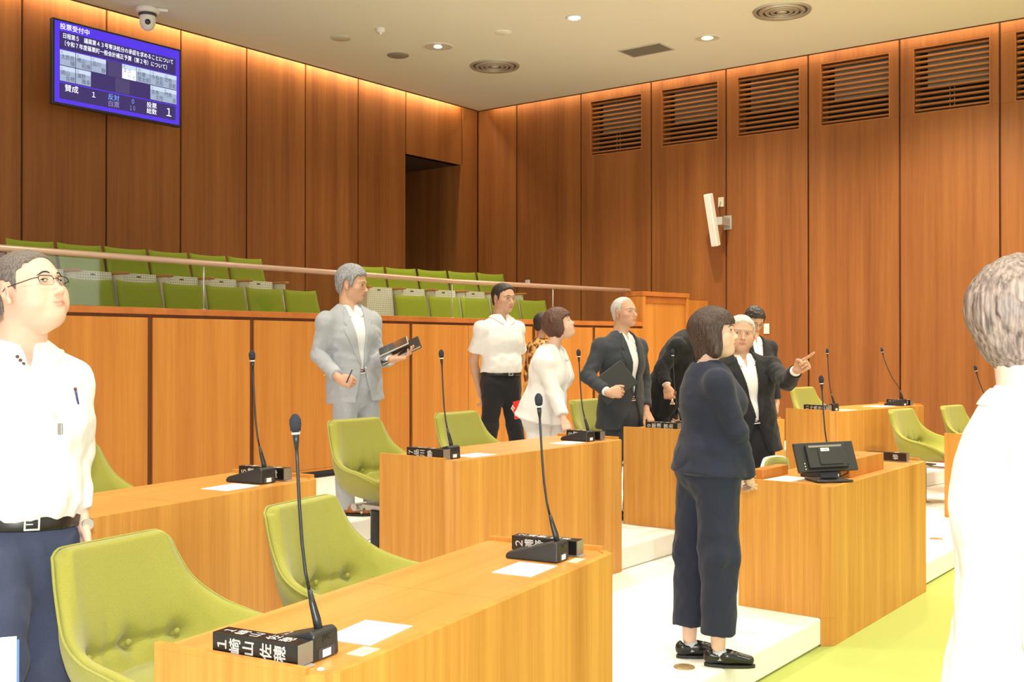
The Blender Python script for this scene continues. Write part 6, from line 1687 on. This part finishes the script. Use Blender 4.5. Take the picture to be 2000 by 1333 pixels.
# 8 woman in navy
D8 = 5.02
figure('navy_woman', std(1396, 650, D8, 16, 0.0, 1.64, dict(yaw=-20, pitch=8, width=.96, jaw=.88, full=.25, h=BIGH, fem=1, neck_r=.046, nose=.88, gaze=(.5, .4), eye_h=.0048, lip=(.90, .50, .50), mouth_open=.001, brow_mat=H_DBROWN), fem=1, hs=.98,
    girth=1.10, N=at(1381, 728, D8), P=at(1386, 896, D8),
    arms={'R': [at(1403, 748, 4.86), at(1436, 838, 4.86), at(1460, 930, 4.95)], 'L': [at(1368, 748, 5.18), at(1392, 838, 5.30), at(1430, 915, 5.30)]},
    legs={'R': [at(1398, 925, 4.94), at(1405, 1085, 4.90), at(1402, 1262, 4.91)], 'L': [at(1366, 925, 5.10), at(1352, 1080, 5.09), at(1346, 1247, 5.05)]},
    feet={'R': -8, 'L': 6}, hands={'R': ((.45, .80, -.42), (-.2, .2, .9), 'relax'), 'L': ((.5, .1, -.7), (.4, .3, .5), 'relax')},
    hair=('bob', .017, H_DBROWN, dict(amp=.0017, lam=.016, h=.0026, seed=4, side=.006)),
    jacket=dict(mat=M_SUITN, hem=-.16, button=.22, flare=.020, gap=.01, amp=.007, lapel=False, v=.055, o=.018, cuff=1.0, closed=True), shirt=dict(mat=M_SUITN, name='blouse', open=.0, collar=False, amp=.002, cuff=.8),
    trousers=dict(mat=M_SUITN, hem=.150, wide=.022, hem_r=.058, amp=.009), loafer=True, shoe_mat=M_SHOEB, sole_mat=M_BLACK, seed=20, cloth_h=.0082, skin=M_SKINF,
    label='woman with a dark bob in a navy trouser suit and black loafers'))
# 9 pointing man
D9 = 7.32
figure('pointing', std(1447, 652, D9, -80, 0.0, 1.66, dict(yaw=-92, pitch=2, roll=-5, width=1.08, jaw=1.15, full=.8, gaze=(.9, .2), eye_h=.0036, age=.001, brow_mat=H_WHITE), hs=1.06,
    girth=1.10, belly=.02, N=at(1446, 708, D9), P=at(1460, 842, D9),
    arms={'R': [at(1393, 722, 7.28), at(1384, 800, 7.30), at(1392, 862, 7.15)], 'L': [at(1505, 716, 7.32), at(1538, 746, 7.02), at(1556, 722, 6.82)]},
    hands={'R': ((0, -.1, -1), (.5, -.8, 0), 'relax'), 'L': ((.62, -.62, .48), (-.35, .1, .93), 'point')},
    hair=('crop', .008, H_WHITE, dict(amp=.003, h=.0036)), jacket=dict(mat=M_SUITB, hem=-.30, button=.20, flare=.020, gap=.045, amp=.008, v=.066), shirt=dict(mat=M_SHIRT, cuff=.95, amp=.003, open=.05),
    trousers=dict(mat=M_SUITB, hem=.05), belt=M_BELT, seed=23, cloth_h=.0095, label='grey haired man in a black suit pointing to the right'))
# 10 bowed man behind
D10 = 10.4
figure('bowed', std(1474, 626, D10, -78, 0.15, 1.70, dict(yaw=-75, pitch=-30, glasses='full', closed=True, brow_mat=H_BLACK), N=at(1470, 668, D10), P=at(1468, 770, D10),
    hair=('full', .016, H_BLACK, dict(amp=.006, curl=True, lam=.03, h=.0038, top=.006)), jacket=dict(mat=M_SUITB, hem=-.26, button=.24), shirt=dict(mat=M_SHIRT, open=.04), trousers=dict(mat=M_SUITB, hem=.05), belt=M_BELT, seed=26,
    hands={'R': ((0, -.2, -1), (.3, -.9, 0), 'relax'), 'L': ((0, -.2, -1), (-.3, -.9, 0), 'relax')}, label='man with black hair and glasses looking down behind the pointing man'))
# 11 near man at right, from behind
D11 = 2.05
figure('near_right', std(2018, 628, D11, -14, -0.15, 1.78, dict(yaw=6, pitch=14, h=BIGH, neck_r=.058), girth=1.03, hs=.95, N=at(2022, 816, D11+.0), P=Vector((1.005, 2.07, .80)),
    hands={'R': ((0, 0, -1), (.9, .3, 0), 'relax'), 'L': ((0, 0, -1), (.9, -.3, 0), 'relax')}, waist_t=.16,
    hair=('full', .011, H_SALT, dict(amp=.0042, lam=.030, h=.0030, curl=False, seed=7, top=.004)), shirt=dict(mat=M_SHIRT, o=.024, amp=.008, bottom=-.155, open=0, cuff=.93), trousers=dict(mat=M_TRBL, hem=.05), seed=29, cloth_h=.009, skin=M_SKINF,
    label='grey brown haired man in a white shirt seen from behind at the right edge'))
# lapel pins
bpy.context.view_layer.update()
def pin(child, person, px, py, D, m, label, nm='lapel_badge', rr=.006):
    rts = [o for o in bpy.data.objects if o.get('label', '').startswith(person)]
    rt = rts[0]; o_ = rt.location.copy(); p = front_pt(child, rt, o_, px, py, D, .004)
    bm = bmesh.new(); ellipsoid_bm(bm, p, (rr, rr*.5, rr), 10, 6); o = mobj(nm, bm, m, rt, True); return o
pin('jacket', 'grey haired man', 1477, 706, 7.2, M_CHROME, 'b'); pin('jacket', 'grey haired man', 1467, 720, 7.2, mat('blue_ribbon', (.10, .35, .60, 1), .5), 'b', 'ribbon_badge', .010)
pin('jacket', 'smiling man', 1243, 680, 8.2, M_BRASS, 'b'); pin('jacket', 'smiling man', 1244, 686, 8.2, mat('blue_badge', (.03, .12, .30, 1), .5), 'b', 'ribbon_badge', .009)
pin('jacket', 'man in a light grey', 714, 719, 7.3, M_PALE, 'b', 'button', .007); pin('jacket', 'man in a light grey', 634, 733, 7.2, M_PALE, 'b', 'button', .006)
pin('jacket', 'brown haired woman', 1108, 703, 7.9, M_CHROME, 'b', 'brooch', .010)
pin('jacket', 'grey haired man', 1458, 757, 7.2, M_BLACK, 'b', 'button', .007)
